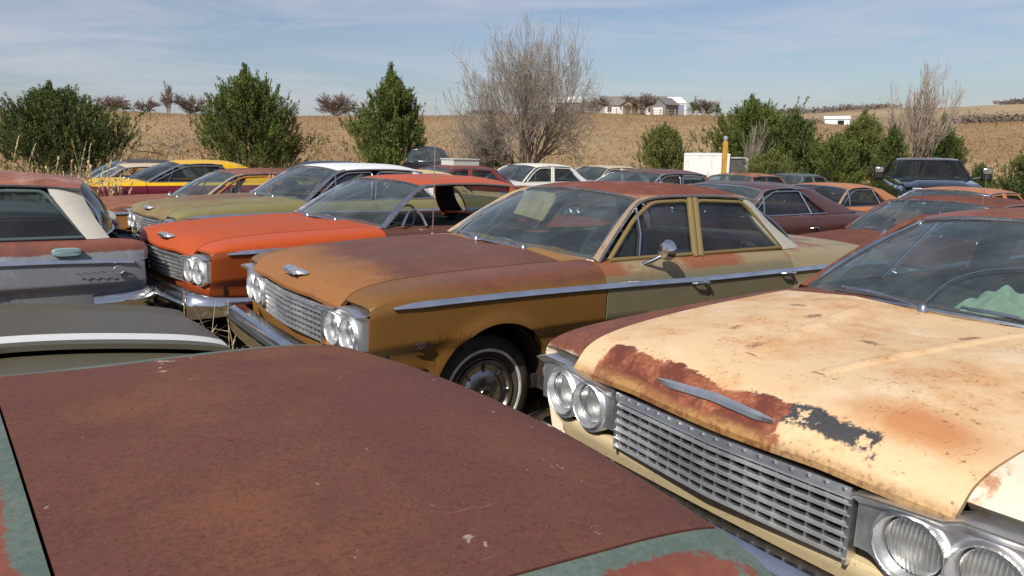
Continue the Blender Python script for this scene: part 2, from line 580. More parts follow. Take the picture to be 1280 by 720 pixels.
#        rocker-in      rocker        under crease   crease        trim line     shoulder      hood seam     crown         centre
TAB = [
    [(.78, .40), (.85, .46), (.885, .555), (.915, .60), (.935, .735), (.915, .800), (.70, .797), (.36, .806), (0, .806)],
    [(.80, .38), (.87, .44), (.905, .555), (.934, .61), (.952, .765), (.930, .842), (.705, .850), (.36, .864), (0, .862)],
    [(.84, .33), (.90, .39), (.925, .560), (.954, .62), (.966, .787), (.931, .870), (.715, .887), (.37, .907), (0, .904)],
    [(.87, .27), (.925, .33), (.945, .565), (.978, .625), (.982, .800), (.935, .893), (.735, .921), (.40, .946), (0, .942)],
    [(.88, .25), (.94, .31), (.958, .570), (.990, .625), (.994, .812), (.945, .910), (.765, .945), (.43, .972), (0, .966)],
    [(.88, .25), (.945, .31), (.960, .570), (.997, .620), (1.00, .812), (.952, .922), (.80, .958), (.44, .984), (0, .980)],
    [(.88, .25), (.945, .31), (.960, .560), (.998, .605), (1.00, .800), (.955, .915), (.868, .945), (.44, .955), (0, .955)],
    [(.88, .25), (.945, .31), (.960, .560), (.996, .605), (1.00, .795), (.945, .905), (.835, .942), (.44, .955), (0, .957)],
    [(.87, .28), (.935, .33), (.950, .560), (.985, .605), (.988, .790), (.930, .890), (.775, .925), (.42, .942), (0, .945)],
    [(.84, .36), (.90, .42), (.925, .560), (.955, .605), (.960, .770), (.905, .862), (.735, .893), (.40, .909), (0, .912)],
    [(.82, .40), (.88, .46), (.905, .560), (.935, .605), (.942, .755), (.890, .842), (.725, .868), (.40, .882), (0, .885)],
    [(.81, .42), (.86, .48), (.885, .560), (.915, .605), (.920, .735), (.870, .818), (.715, .842), (.40, .853), (0, .855)]]
SHARP = [1, 1, 1, 1, 1, 0, 1, 1, 0]      # where the section has a hard edge


for _r in range(12):
    if _r < 6: TAB[_r][4] = (TAB[_r][4][0], (.772, .797, .814, .823, .826, .820)[_r])
    (_y5, _z5), (_y6, _z6), (_y4, _z4) = TAB[_r][5], TAB[_r][6], TAB[_r][4]
    TAB[_r][5] = (_y5 - .012, _z5 - .004)
    if _r < 6:
        TAB[_r][7] = (TAB[_r][7][0], TAB[_r][7][1] + .006); TAB[_r][8] = (0, TAB[_r][8][1] - .004)
class Style:
    L = 5.30
    bow_f, bow_r = .05, .10
    arch = [(.885, .275, .405, .69), (3.87, .275, .41, .62)]     # centre x, centre z, radius, top limit
    door = [(1.66, 2.61), (2.61, 3.60)]
    hood_end = 1.46
    door_z = .782
    trunk = (4.17, 5.27)
    wide = 1.0
    tail_drop = 0.0
    lid_lift = 0.0
    a0, a1 = (1.70, .95), (2.25, 1.295)           # windscreen pillar foot and head (x, z)
    roof_rear = 3.52
    cp_top, cp_bot = (3.36, 3.54), (3.60, 3.90)   # rear pillar: x range at its head and at the belt
    rw_top, rw_bot = 3.62, 4.06
    crown = 1.40
    zside = 1.305

    def __init__(s, **k):
        for a, b in k.items():
            setattr(s, a, b)
        T = np.array(TAB)
        s.T = T.copy()
        st = np.array(ST)
        drop = s.tail_drop * np.clip((st - 4.1) / 1.2, 0, 1) ** 1.5
        s.T[:, 5:, 1] -= drop[:, None]
        s.lidw = getattr(s, 'lid_half', None)
        if s.lidw:
            for i in range(len(st)):
                if st[i] > 4.0:
                    s.T[i, 6, 0] = s.lidw[0] + (s.lidw[1] - s.lidw[0]) * (st[i] - 4.0) / 1.3
                    s.T[i, 5, 0] = max(s.T[i, 5, 0], s.T[i, 6, 0] + .14)
                    s.T[i, 4, 0] = max(s.T[i, 4, 0], s.T[i, 5, 0] + .05)
                    s.T[i, 3, 0] = max(s.T[i, 3, 0], s.T[i, 4, 0] - .004)

    def ctrl(s, x):
        x = np.atleast_1d(np.asarray(x, float))
        out = np.zeros((len(x), 9, 2))
        for i in range(9):
            for k in range(2):
                out[:, i, k] = pchip(ST, s.T[:, i, k], x)
        return out

    def yz(s, x, v):
        """section point at station x (n,) and v (n,m)"""
        x = np.atleast_1d(x); v = np.atleast_2d(v)
        P = s.ctrl(x)
        i = np.clip(v.astype(int), 0, 7); t = (v - i)[..., None]
        r = np.arange(len(x))[:, None]
        p0, p1 = P[r, i], P[r, i + 1]
        sh = np.array(SHARP, bool)
        m0 = np.where(sh[i][..., None], p1 - p0, (P[r, np.clip(i + 1, 0, 8)] - P[r, np.clip(i - 1, 0, 8)]) / 2)
        m1 = np.where(sh[i + 1][..., None], p1 - p0, (P[r, np.clip(i + 2, 0, 8)] - p0) / 2)
        last = (i + 1 == 8)[..., None]
        flat = m1.copy(); flat[..., 1] = 0; flat[..., 0] = (p1 - p0)[..., 0]
        m1 = np.where(last, flat, m1)
        q = ((2 * t**3 - 3 * t**2 + 1) * p0 + (t**3 - 2 * t**2 + t) * m0 + (-2 * t**3 + 3 * t**2) * p1 + (t**3 - t**2) * m1)
        return q[..., 0], q[..., 1]

    def bow(s, x, y):
        k = (np.abs(y) / .95) ** 2
        return x + s.bow_f * k * (1 - sm(x, 0, 1.25)) - s.bow_r * k * sm(x, s.L - 1.0, s.L)

    def point(s, x, v, side):
        """side -1 is the left-hand side of the car; returns (n,m,3)"""
        x = np.atleast_1d(x)
        y, z = s.yz(x, v)
        xx = np.broadcast_to(x[:, None], y.shape)
        for cx, cz, R, top in s.arch:
            d = np.hypot(xx - cx, z - cz) - R
            w = np.exp(-(np.maximum(d, 0) / .05) ** 2) * (np.abs(xx - cx) < R + .2)
            lim = np.exp(-((z - (top + .02)) / .05) ** 2) if top < .65 else 1
            y = y + .016 * w * lim * np.clip((4.4 - v) / .8, 0, 1) * sm(z, .26, .36)
        X_ = s.bow(xx, y)
        return np.stack([X_, side * y * s.wide, z], -1)

    def vlow(s, x, v0):
        """lowest v of the body side at x, cut by the wheel openings"""
        x = np.atleast_1d(x)
        vs = np.linspace(0, 4.9, 99)
        _, z = s.yz(x, np.broadcast_to(vs, (len(x), 99)))
        z = np.maximum.accumulate(z, axis=1)
        lo = np.full(len(x), float(v0))
        for i, xx in enumerate(x):
            for cx, cz, R, top in s.arch:
                if abs(xx - cx) < R:
                    za = min(cz + math.sqrt(max(R * R - (xx - cx) ** 2, 0)), top)
                    lo[i] = max(lo[i], np.interp(za, z[i], vs))
        return lo

    def yside(s, z):
        """the leaning plane of the side windows"""
        return (.866 - (np.asarray(z) - .945) * .60) * s.wide


def panel_grid(G, depth=.02, roll=.0022):
    """closes a panel's edge: two extra rings, a tight round and a return flange"""
    def normals(G):
        du = np.gradient(G, axis=0); dv = np.gradient(G, axis=1)
        n = np.cross(du, dv); return n / (np.linalg.norm(n, axis=-1, keepdims=True) + 1e-12)
    return G, normals(G)


def panel(mb, G, outward, depth=.022, mi=0):
    du = np.gradient(G, axis=0); dv = np.gradient(G, axis=1)
    N = np.cross(du, dv); N /= np.linalg.norm(N, axis=-1, keepdims=True) + 1e-12
    # make N point outward
    if (N * outward).sum(-1).mean() < 0: N = -N
    H = np.pad(G, ((1, 1), (1, 1), (0, 0)), mode='edge')
    NP = np.pad(N, ((1, 1), (1, 1), (0, 0)), mode='edge')
    ring = np.zeros(H.shape[:2], bool); ring[0] = ring[-1] = True; ring[:, 0] = ring[:, -1] = True
    H[ring] -= NP[ring] * depth
    mb.grid(H, mi)


def urange(a, b, step, extra=()):
    n = max(2, int(math.ceil((b - a) / step)) + 1)
    u = list(np.linspace(a, b, n)) + [e for e in extra if a + 1e-4 < e < b - 1e-4]
    return np.array(sorted(set(np.round(u, 5))))


def arch_u(st):
    out = []
    for cx, cz, R, top in st.arch:
        out += list(cx + R * .9995 * np.cos(np.linspace(0, np.pi, 33)))
        out += [cx + R + .001, cx - R - .001]
    return out


GAP = .006
OUT_SIDE = {-1: np.array([0, -1.0, .35]), 1: np.array([0, 1.0, .35])}


def side_panel(st, x0, x1, v0, v1, side, step, nv, name, mat, root, cut=True, gap0=GAP, gap1=GAP, depth=.022):
    x = urange(x0 + gap0, x1 - gap1, step, arch_u(st) if cut else ())
    lo = st.vlow(x, v0) if cut else np.full(len(x), v0)
    t = np.linspace(0, 1, nv)
    # put section corners on the grid where the panel spans them
    v = lo[:, None] + (v1 - lo)[:, None] * t[None]
    for k in range(1, 7):
        for i in range(len(x)):
            if lo[i] < k < v1:
                j = int(np.argmin(np.abs(v[i] - k)))
                if 0 < j < nv - 1: v[i, j] = k
    v.sort(axis=1)
    mb = MB()
    panel(mb, st.point(x, v, side), OUT_SIDE[side], depth)
    return mb.build(name, mat, root)


def top_panel(st, x0, x1, step, nv, name, mat, root, edge=6.0, lift=0.0, gap0=GAP, gap1=GAP, lip=0.0, inset=.0045, half=None):
    x = urange(x0 + gap0, x1 - gap1, step)
    v = edge + (8 - edge) * np.linspace(0, 1, nv)
    k = int(np.argmin(np.abs(v - 7)))
    if edge < 7: v[k] = 7
    L_ = st.point(x, np.broadcast_to(v, (len(x), nv)), -1)
    R_ = st.point(x, np.broadcast_to(v, (len(x), nv)), 1)
    G = np.concatenate([L_, R_[:, ::-1][:, 1:]], 1)
    G[..., 1] *= 1 - inset / np.abs(G[0, 0, 1])
    G[..., 2] += lift
    mb = MB()
    if lip:
        a = G[0].copy(); a[:, 2] -= lip; a[:, 0] -= .006
        b = G[0].copy(); b[:, 2] -= lip * .35; b[:, 0] -= .008
        G = np.concatenate([a[None], b[None], G])
    panel(mb, G, np.array([0, 0, 1.0]))
    return mb.build(name, mat, root)


def arc(p, q, bulge, n):
    t = np.linspace(0, 1, n)[:, None]
    p = np.array(p, float); q = np.array(q, float)
    return p + (q - p) * t + np.array(bulge) * (4 * t * (1 - t))


def ribbon(mb, path, wvec, nvec, w, th):
    """a flat bar along a path, width along wvec, thickness along nvec"""
    pr = [(-w / 2, 0), (-w / 2, th * .6), (-w / 4, th), (w / 4, th), (w / 2, th * .6), (w / 2, 0)]
    mb.sweep(path, wvec, nvec, pr)


def rail_path(st, side, n=10):
    """gutter above the doors, from the windscreen pillar's foot to the rear pillar's foot"""
    a0, a1 = st.a0, st.a1
    zs = st.zside
    pts = [(a0[0], a0[1] - .005), (a0[0] + (a1[0] - a0[0]) * .55, a0[1] + (a1[1] - a0[1]) * .60), (a1[0] - .02, a1[1] - .012),
           (a1[0] + .10, zs + .002), (a1[0] + .35, zs + .018), ((a1[0] + st.cp_top[0]) / 2 + .15, zs + .020), (st.cp_top[0] - .1, zs + .008), (st.cp_top[1], zs - .02)]
    x = np.array([p[0] for p in pts]); z = np.array([p[1] for p in pts])
    t = np.r_[0, np.cumsum(np.hypot(np.diff(x), np.diff(z)))]
    tt = np.linspace(0, t[-1], 40)
    x = pchip(t, x, tt); z = pchip(t, z, tt)
    y = np.interp(x, [a0[0], a1[0], a1[0] + .15, st.cp_top[0], st.cp_top[1]], [.868, .655, .648, .648, .63]) * st.wide
    return np.stack([x, side * y, z], -1)


def roof_surface(st, nx, ny):
    sg = np.linspace(0, 1, nx)
    t = np.linspace(-1, 1, ny)
    f = st.a1[0] - .10; fe = st.a1[0] + .035
    x_c = f + (st.rw_top - f) * sg
    x_e = fe + (st.cp_top[1] - fe) * sg
    zc = pchip([0, .06, .2, .45, .75, .93, 1], [st.zside + .042, st.crown - .028, st.crown - .008, st.crown, st.crown - .008, st.crown - .045, st.crown - .075], sg)
    rp = rail_path(st, 1)
    ze = np.interp(x_e, rp[:, 0], rp[:, 2]) + .012
    ye = np.interp(x_e, rp[:, 0], np.abs(rp[:, 1])) - .004
    T = np.abs(t)
    k = (1 - T ** 2.6)
    G = np.zeros((nx, ny, 3))
    G[..., 0] = x_c[:, None] + (x_e - x_c)[:, None] * (T ** 2)[None]
    G[..., 1] = ye[:, None] * t[None]
    G[..., 2] = ze[:, None] + (zc - ze)[:, None] * (k ** .8)[None]
    return G


def wheel(root, x, y, side, tyre_m, cap_style, r=.335, n=40, white=True, sink=.02, rust=None):
    w = empty('wheel', (x, side * y, r - sink)); w.parent = root
    s = side
    tw = MB()
    tw.lathe([(r * .60, -.085), (r * .72, -.098), (r * .90, -.098), (r * .985, -.075), (r, -.03), (r, .03), (r * .985, .075), (r * .92, .095), (r * .76, .100), (r * .64, .088), (r * .60, .06)] if s > 0 else
             [(r * .60, .085), (r * .72, .098), (r * .90, .098), (r * .985, .075), (r, .03), (r, -.03), (r * .985, -.075), (r * .92, -.095), (r * .76, -.100), (r * .64, -.088), (r * .60, -.06)], (0, 0, 0), n=n)
    tw.build('tyre', tyre_m, w)
    if white:
        b = MB()
        b.lathe([(r * .722, s * .0985), (r * .730, s * .1035), (r * .768, s * .1035), (r * .776, s * .099)], (0, 0, 0), n=n)
        b.build('whitewall', WHITEWALL, w)
    rm = MB()
    rm.lathe([(r * .62, s * .085), (r * .60, s * .092), (r * .56, s * .070), (r * .50, s * .045), (r * .30, s * .035), (0.001, s * .035)], (0, 0, 0), n=n)
    rm.build('rim', rust or RIM_RUST, w)
    if cap_style:
        h = MB()
        if cap_style == 'full':
            h.lathe([(r * .585, s * .075), (r * .575, s * .098), (r * .52, s * .102), (r * .49, s * .088), (r * .40, s * .082), (r * .37, s * .088), (r * .34, s * .096), (r * .20, s * .112), (r * .10, s * .108), (r * .09, s * .118), (0.001, s * .122)], (0, 0, 0), n=n)
            for k in range(8):
                a = k * math.pi / 4
                c, d = math.cos(a), math.sin(a)
                R_ = np.array([[c, 0, -d], [0, 1, 0], [d, 0, c]])
                v = np.array([(r * .38, s * .083, -.008), (r * .38, s * .083, .008), (r * .50, s * .089, .008), (r * .50, s * .089, -.008),
                              (r * .38, s * .096, -.005), (r * .38, s * .096, .005), (r * .50, s * .100, .005), (r * .50, s * .100, -.005)]) @ R_.T
                h.hexa(v)
        else:
            h.lathe([(r * .38, s * .04), (r * .37, s * .06), (r * .30, s * .078), (r * .16, s * .088), (.001, s * .09)], (0, 0, 0), n=n)
        h.build('hubcap', HUB, w)
    return w


HUB = chrome('hubcap_tarnished', 44, .6, tone=(0.40, 0.40, 0.41), rough=.24)
RIM_RUST = material('rusted_steel_rim', lambda c: dict(col=mixc(sstep(c.noise(12, 5), 0.35, 0.65), (0.10, 0.055, 0.035), (0.21, 0.13, 0.07)), bump=c.noise(50, 3)), rough=0.8, bump=0.2)
UNDER = material('underbody_grime', lambda c: mixc(sstep(c.noise(6, 4), 0.4, 0.7), (0.016, 0.014, 0.012), (0.05, 0.036, 0.026)), rough=0.95)


def bezel(side, st, hi, root, mat, drop=0.0):
    """twin-headlight surround: a plate with two dished openings, scalloped lower edge and an eyebrow"""
    ny, nz = (120, 84) if hi > 1 else ((56, 40) if hi == 1 else (26, 20))
    lamps = [(.603, .66), (.777, .66)]
    yy = np.linspace(.462, .918, ny)
    ztop = np.interp(yy, [.452, .475, .52, .60, .68, .72, .85, .918], [.752, .764, .770, .775, .780, .798, .800, .780])
    zb = np.full(ny, .60)
    for ly, lz in lamps:
        d = .108 ** 2 - (yy - ly) ** 2
        zb = np.where(d > 0, np.minimum(zb, lz - np.sqrt(np.maximum(d, 0))), zb)
    k = np.ones(9) / 9
    zb = np.convolve(np.pad(zb, 4, mode='edge'), k, mode='valid') if hi else zb
    t = np.linspace(0, 1, nz)
    Y = np.broadcast_to(yy[:, None], (ny, nz)).copy()
    Z = zb[:, None] + (ztop - zb)[:, None] * t[None]
    D = np.zeros((ny, nz))
    r = np.minimum(*[np.hypot(Y - a, Z - b) for a, b in lamps])
    rl = .0745
    rim = -.020 * np.exp(-((r - .0855) / .0065) ** 2)              # rolled ring round each lamp
    dish = .030 * (1 - sm(r, rl, rl + .007)) * 1.35              # opening
    flat = 0
    brow = -.042 * sm(Z - (ztop[:, None] - .040), 0, .036)
    inner = -.012 * (1 - sm(Y, .452, .468))
    D = rim + dish + brow + inner
    Xp = .105 + BOW * (Y / .95) ** 2 + D
    # edges fold back
    Xp[0] += .05; Xp[-1] += .06; Xp[:, 0] += .05; Xp[:, -1] += .09
    G = np.stack([Xp, side * Y, Z + drop], -1)
    mb = MB(); mb.grid(G)
    b = mb.build('headlight_bezel', mat, root, angle=60)
    n = 40 if hi > 1 else (24 if hi else 12)
    for ly, lz in lamps:
        h = empty('headlight', (.118 + BOW * (ly / .95) ** 2, side * ly, lz + drop))
        h.parent = root
        rf = MB(); rf.lathe([(rl, .012), (.066, .040), (.045, .066), (.02, .080), (.001, .082)], (0, 0, 0), axis='x', n=n)
        rf.build('reflector', REFLECTOR, h)
        ls = MB(); ls.lathe([(rl, .016), (rl - .002, .006), (.055, -.006), (.030, -.013), (.001, -.0155)], (0, 0, 0), axis='x', n=n)
        ls.build('lens', LENS, h)
        rg = MB()
        a = np.linspace(0, 2 * np.pi, n + 1)
        rg.tube(np.stack([np.full(n + 1, .006), .0745 * np.cos(a), .0745 * np.sin(a)], -1), .005, 6, caps=False)
        rg.build('retaining_ring', CHROME, h)
    return b


def grille(st, hi, root, mat, bars=6, drop=0.0):
    ny = 40 if hi else 16
    y = np.linspace(-.448, .448, ny)
    base = lambda y: .092 + BOW * (np.abs(y) / .95) ** 2 + .05 * np.abs(y)
    mb = MB()
    X_ = np.array([1.0, 0, 0]); Z_ = np.array([0, 0, 1.0])
    P = np.stack([base(y), y, np.zeros(ny)], -1)
    z0, z1 = .560, .712
    # header strip with its row of clips
    mb.sweep(P + Z_ * (.744 + drop), X_, Z_, [(.03, -.020), (-.014, -.020), (-.022, -.008), (-.016, .014), (.05, .020)])
    pitch = (z1 - z0) / (bars - 1)
    for k in range(bars):
        z = z0 + pitch * k + drop
        h = pitch * .235
        mb.sweep(P + Z_ * z, X_, Z_, [(.006, -h), (-.014, -h), (-.019, -h * .55), (-.008, h * .25), (-.009, h * .5), (.002, h), (.008, h)])
    npst = 18 if hi else 9
    for q in np.linspace(-.43, .43, npst):
        b = base(q)
        mb.box(b - .006, b + .02, q - .003, q + .003, z0 - .01 + drop, z1 + .012 + drop)
        if hi: mb.box(b - .026, b - .004, q - .004, q + .004, .748 + drop, .754 + drop)
    for q in (-.447, .447):
        b = base(q)
        mb.box(b - .014, b + .03, q - .006, q + .006, z0 - .02 + drop, .745 + drop)
    g = mb.build('grille', mat, root, angle=40)
    bk = MB()
    yb = np.linspace(-.93, .93, 24)
    Pb = np.stack([.215 + BOW * (np.abs(yb) / .95) ** 2, yb, np.zeros(24)], -1)
    bk.sweep(Pb + Z_ * .66, X_, Z_, [(0, -.2), (0, .118), (.012, .118), (.012, -.2)])
    bk.build('radiator_support', BLACK, root)
    return g


def bumper(st, front, root, mat, hi, z=.438, drop=0.0):
    n = 61 if hi else 25
    a = np.linspace(-1, 1, n)
    y = np.sign(a) * np.where(np.abs(a) < .72, np.abs(a) / .72 * .86, .86 + .145 * np.sin(np.clip((np.abs(a) - .72) / .28, 0, 1) * np.pi / 2))
    wrap = np.clip((np.abs(a) - .72) / .28, 0, 1)
    x = .01 + BOW * (np.minimum(np.abs(y), .9) / .95) ** 2 + .40 * wrap ** 1.7
    P = np.stack([x, y, np.full(n, z)], -1)
    t = np.gradient(P, axis=0); t /= np.linalg.norm(t, axis=1)[:, None]
    O = np.stack([-t[:, 1], t[:, 0], np.zeros(n)], -1)
    O[O[:, 0] > 0] *= 1
    if O[n // 2][0] > 0: O = -O
    Zax = np.broadcast_to(np.array([0, 0, 1.0]), P.shape)
    taper = 1 - .35 * wrap
    prof = [(-.05, .085), (.012, .088), (.040, .070), (.060, .030), (.064, .004), (.052, -.010), (.044, -.030), (.040, -.075), (.020, -.11), (-.03, -.12), (-.03, -.10), (.0, -.06), (.01, .04), (-.05, .07)]
    if not front:
        P[:, 0] = st.L - .03 - P[:, 0] - .03
        O[:, 0] *= -1
        P[:, 2] += .03
    mb = MB()
    V = P[:, None, :] + np.array(prof)[None, :, :1] * O[:, None, :] + (np.array(prof)[None, :, 1:2] * taper[:, None, None]) * Zax[:, None, :]
    m = len(prof); fs = []
    for i in range(n - 1):
        for j in range(m):
            k = (j + 1) % m
            fs.append((i * m + j, i * m + k, (i + 1) * m + k, (i + 1) * m + j))
    fs.append(tuple(range(m))[::-1]); fs.append(tuple((n - 1) * m + j for j in range(m)))
    mb.add(V.reshape(-1, 3), fs)
    return mb.build('front_bumper' if front else 'rear_bumper', mat, root, angle=32)


def pane(root, name, pts, side, st, mat, thick=.004, parent=None):
    """flat side window in the leaning plane; pts are (x, z)"""
    mb = MB()
    P = np.array([(x, side * (float(st.yside(z)) - .012), z) for x, z in pts])
    n = len(P)
    mb.add(P, [tuple(range(n)) if side < 0 else tuple(range(n))[::-1]])
    return mb.build(name, mat, parent or root, smooth=False, recalc=False)


def frame_bar(mb, pts, side, st, w=.026, th=.018, off=.0):
    P = np.array([(x, side * (float(st.yside(z)) + off), z) for x, z in pts])
    T = np.gradient(P, axis=0); T /= np.linalg.norm(T, axis=1)[:, None]
    Nn = np.array([0, side * .857, .514])
    W = np.cross(T, Nn)
    ribbon(mb, P, W, Nn, w, th)


def smooth_path(pts, n=24):
    p = np.array(pts, float)
    t = np.r_[0, np.cumsum(np.hypot(*np.diff(p, axis=0).T))]
    tt = np.linspace(0, t[-1], n)
    return np.stack([pchip(t, p[:, 0], tt), pchip(t, p[:, 1], tt)], -1)


def fillet(pts, r=.05, n=5):
    """rounds the corners of a polyline of (x, z)"""
    pts = [np.array(p, float) for p in pts]
    out = [pts[0]]
    for a, b, c in zip(pts, pts[1:], pts[2:]):
        u = a - b; v = c - b
        lu, lv = np.linalg.norm(u), np.linalg.norm(v)
        d = min(r, lu * .45, lv * .45)
        p, q = b + u / lu * d, b + v / lv * d
        for t in np.linspace(0, 1, n):
            out.append((1 - t) ** 2 * p + 2 * t * (1 - t) * b + t * t * q)
    out.append(pts[-1])
    return out


def seat(root, name, x, z0, z1, mat, half=.66, lean=.12):
    mb = MB()
    mb.box(x - .05, x + .50, -half, half, .34, z0)
    p = [(x + .42, -half, z0 - .02), (x + .42, half, z0 - .02), (x + .56, half, z0 - .02), (x + .56, -half, z0 - .02),
         (x + .42 + lean, -half * .97, z1), (x + .42 + lean, half * .97, z1), (x + .56 + lean * .8, half * .97, z1), (x + .56 + lean * .8, -half * .97, z1)]
    mb.hexa(p)
    o = mb.build(name, mat, root, smooth=True, angle=50)
    md = o.modifiers.new('round', 'BEVEL'); md.width = .035; md.segments = 3
    return o


def car(key, label, mats, st=None, hi=1, body='sedan', group='rusting cars parked in the field', name='parked_car', glass_m=None, ws_m=None, side_glass=True,
        parts=(), trim=True, whitewall=True, cap='full', inner=None, emblem=None, mirror=False, antenna=None, open_rear_quarter=False, category='car', pitch=0.0, wipers=True, sink=.03):
    st = st or Style()
    q = POSE[key]
    X0, Y0, a = q[:3]
    z0 = float(plane_z(X0, Y0)) + q[3]
    gx, gy = -.022, -.02
    n = Vector((-gx, -gy, 1)).normalized()
    r = Vector((math.cos(a), math.sin(a), 0)); r.z = gx * r.x + gy * r.y - q[4]; r.normalize()
    l = n.cross(r).normalized(); n = r.cross(l)
    M = Matrix(((r.x, l.x, n.x, X0), (r.y, l.y, n.y, Y0), (r.z, l.z, n.z, z0), (0, 0, 0, 1)))
    root = empty(name, matrix=M)
    tag(root, label, category, group)
    step = {2: .02, 1: .04, 0: .09}[hi]
    nv = {2: 34, 1: 22, 0: 14}[hi]
    G_ = glass_m or GLASS
    W_ = ws_m or GLASS_CLEAR
    m = lambda k: mats.get(k) or mats['body']
    inner = inner or INNER
    wagon = body == 'wagon'
    two = body in ('coupe', 'hardtop2')
    doors = [(st.door[0][0], st.door[1][1] - .55)] if two else st.door
    # ---- painted panels
    for s in (-1, 1):
        side_panel(st, .105, doors[0][0], 0, 6, s, step, nv, 'fender', m('fender'), root, depth=.05)
        x_last = doors[-1][1]
        for i, (d0, d1) in enumerate(doors):
            d = side_panel(st, d0, d1, .2, 6, s, step, nv, 'door', m('door' if i == 0 else 'rear_door'), root)
            hmb = MB()
            hx = d1 - .09; hz = .782
            hy = 1.0 * st.wide
            hmb.tube([(hx - .10, s * (hy + .004), hz), (hx - .085, s * (hy + .032), hz + .004), (hx - .02, s * (hy + .038), hz + .005), (hx + .035, s * (hy + .03), hz)], [.007, .009, .010, .006], 8)
            hmb.lathe([(.018, 0), (.017, s * .03), (.012, s * .045), (.001, s * .047)], (hx + .035, s * (hy - .004), hz - .004), n=12)
            hmb.build('door_handle', CHROME, d)
        side_panel(st, x_last, st.L - .02, 0, 6, s, step, nv, 'quarter_panel', m('quarter'), root, depth=.05)
    hd = top_panel(st, .086, st.hood_end, step * .8, max(10, nv // 2), 'hood', m('hood'), root, lift=.002, lip=.030, gap0=0)
    top_panel(st, st.hood_end, st.a0[0] + .02, step, 10, 'cowl', m('cowl'), root)
    if wagon:
        pass
    else:
        top_panel(st, st.cp_bot[0] + .02, st.trunk[0], step, 8, 'rear_deck', m('deck'), root, gap1=.003)
        top_panel(st, st.trunk[0], st.trunk[1], step * .8, max(10, nv // 2), 'trunk_lid', m('trunk'), root, lift=.002 + st.lid_lift, gap0=.003)
    # ---- nose and tail faces
    ny = 30
    yy = np.linspace(-.885, .885, ny)
    vm = MB()
    Xv = .135 + st.bow_f * (np.abs(yy) / .95) ** 2
    G = np.stack([np.stack([Xv + dx, yy, np.full(ny, z)], -1) for dx, z in ((.06, .558), (-.012, .553), (-.016, .535), (.0, .50), (.03, .42), (.06, .36))], 1)
    vm.grid(G)
    vm.build('front_valance', m('valance'), root)
    bezel(-1, st, hi, root, m('bezel') if 'bezel' in mats else BEZEL)
    bezel(1, st, hi, root, m('bezel') if 'bezel' in mats else BEZEL)
    grille(st, hi, root, ALU, bars=6)
    bumper(st, True, root, CHROME, hi)
    bumper(st, False, root, CHROME, hi)
    tm = MB()
    yy = np.linspace(-.93, .93, ny)
    Xt = st.L - .03 - st.bow_r * (np.abs(yy) / .95) ** 2
    zt = float(st.ctrl(st.L - .03)[0, 8, 1])
    kz = np.interp(np.abs(yy), [0, .40, .72, .93], [0, -.003, -.012, -.035])
    G = np.stack([np.stack([Xt + dx, yy, zt * 1.0 + dz + kz * (1 if dz > -.1 else 0)], -1) for dx, dz in ((-.02, -.006), (.0, -.02), (.022, -.05), (-.035, -.10), (-.04, -.22), (.005, -.25), (0, -.42))], 1)
    tm.grid(G)
    tp = tm.build('tail_panel', m('tail'), root)
    for s in (-1, 1):
        for k, yl in enumerate((.36, .54, .72)):
            lm = MB()
            lm.lathe([(.062, 0), (.060, .02), (.035, .034), (.001, .038)], (st.L - .08 - st.bow_r * (yl / .95) ** 2, s * yl, zt - .16), axis='x', n=16)
            lm.build('tail_light', REDLENS, root)
    # ---- underbody, wheel wells, cabin tub
    ub = MB()
    ub.box(.55, st.L - .35, -.84, .84, .22, .30)
    ub.box(st.a0[0] + .02, st.a0[0] + .05, -.86, .86, .28, .93)      # firewall
    xb = st.cp_bot[0] + .12 if not wagon else st.L - .25
    ub.box(xb, xb + .02, -.84, .84, .28, .90)
    ub.box(.30, 1.45, -.60, .60, .35, .60)                         # engine and frame mass
    ub.build('chassis', UNDER, root, smooth=False)
    for cx, cz, R, top in st.arch:
        for s in (-1, 1):
            wm = MB()
            aa = np.linspace(-.15, np.pi + .15, 22)
            Rr = R - .008
            zz = np.minimum(cz + Rr * np.sin(aa), .76)
            xs_ = cx + Rr * np.cos(aa)
            G = np.stack([np.stack([xs_, np.full(22, s * y_), zz], -1) for y_ in (.925, .60)], 1)
            wm.grid(G)
            wm.add(np.stack([xs_, np.full(22, s * .60), zz], -1), [tuple(range(22))])
            wm.build('wheel_well', UNDER, root, smooth=False)
    for x, R in ((st.arch[0][0], 0), (st.arch[1][0], 0)):
        for s in (-1, 1):
            wheel(root, x, .765, s, RUBBER, cap, sink=sink, n=48 if hi > 1 else 24, white=whitewall)
    # cabin side linings (hide the back of the door skins)
    lin = MB()
    for s in (-1, 1):
        lin.box(st.a0[0], xb, s * .845 - .01, s * .845 + .01, .30, .925)
    lin.build('door_lining', inner, root, smooth=False)
    # ---- cabin furniture
    dm = MB()
    yd = np.linspace(-.80, .80, 9)
    dm.sweep(np.stack([np.full(9, st.a0[0]), yd, np.full(9, .92)], -1), (1, 0, 0), (0, 0, 1), [(-.10, .012), (.10, .020), (.24, .014), (.30, -.02), (.28, -.12), (.18, -.22), (-.10, -.22)])
    dm.build('dashboard', m('dash') if 'dash' in mats else inner, root, angle=50)
    seat(root, 'front_seat', 2.28, .58, .93, m('seat') if 'seat' in mats else inner)
    if not two or hi:
        seat(root, 'rear_seat', 3.10, .58, .93, m('seat') if 'seat' in mats else inner, half=.62)
    sw = MB()
    a_ = np.linspace(0, 2 * np.pi, 25)
    cx, cz = 2.20, .93
    sw.tube(np.stack([cx + .20 * np.sin(a_) * .45, -.37 + .20 * np.cos(a_), cz + .20 * np.sin(a_) * .89], -1), .012, 6, caps=False)
    sw.tube([(cx, -.37, cz), (st.a0[0] + .18, -.37, .84)], .018, 6)
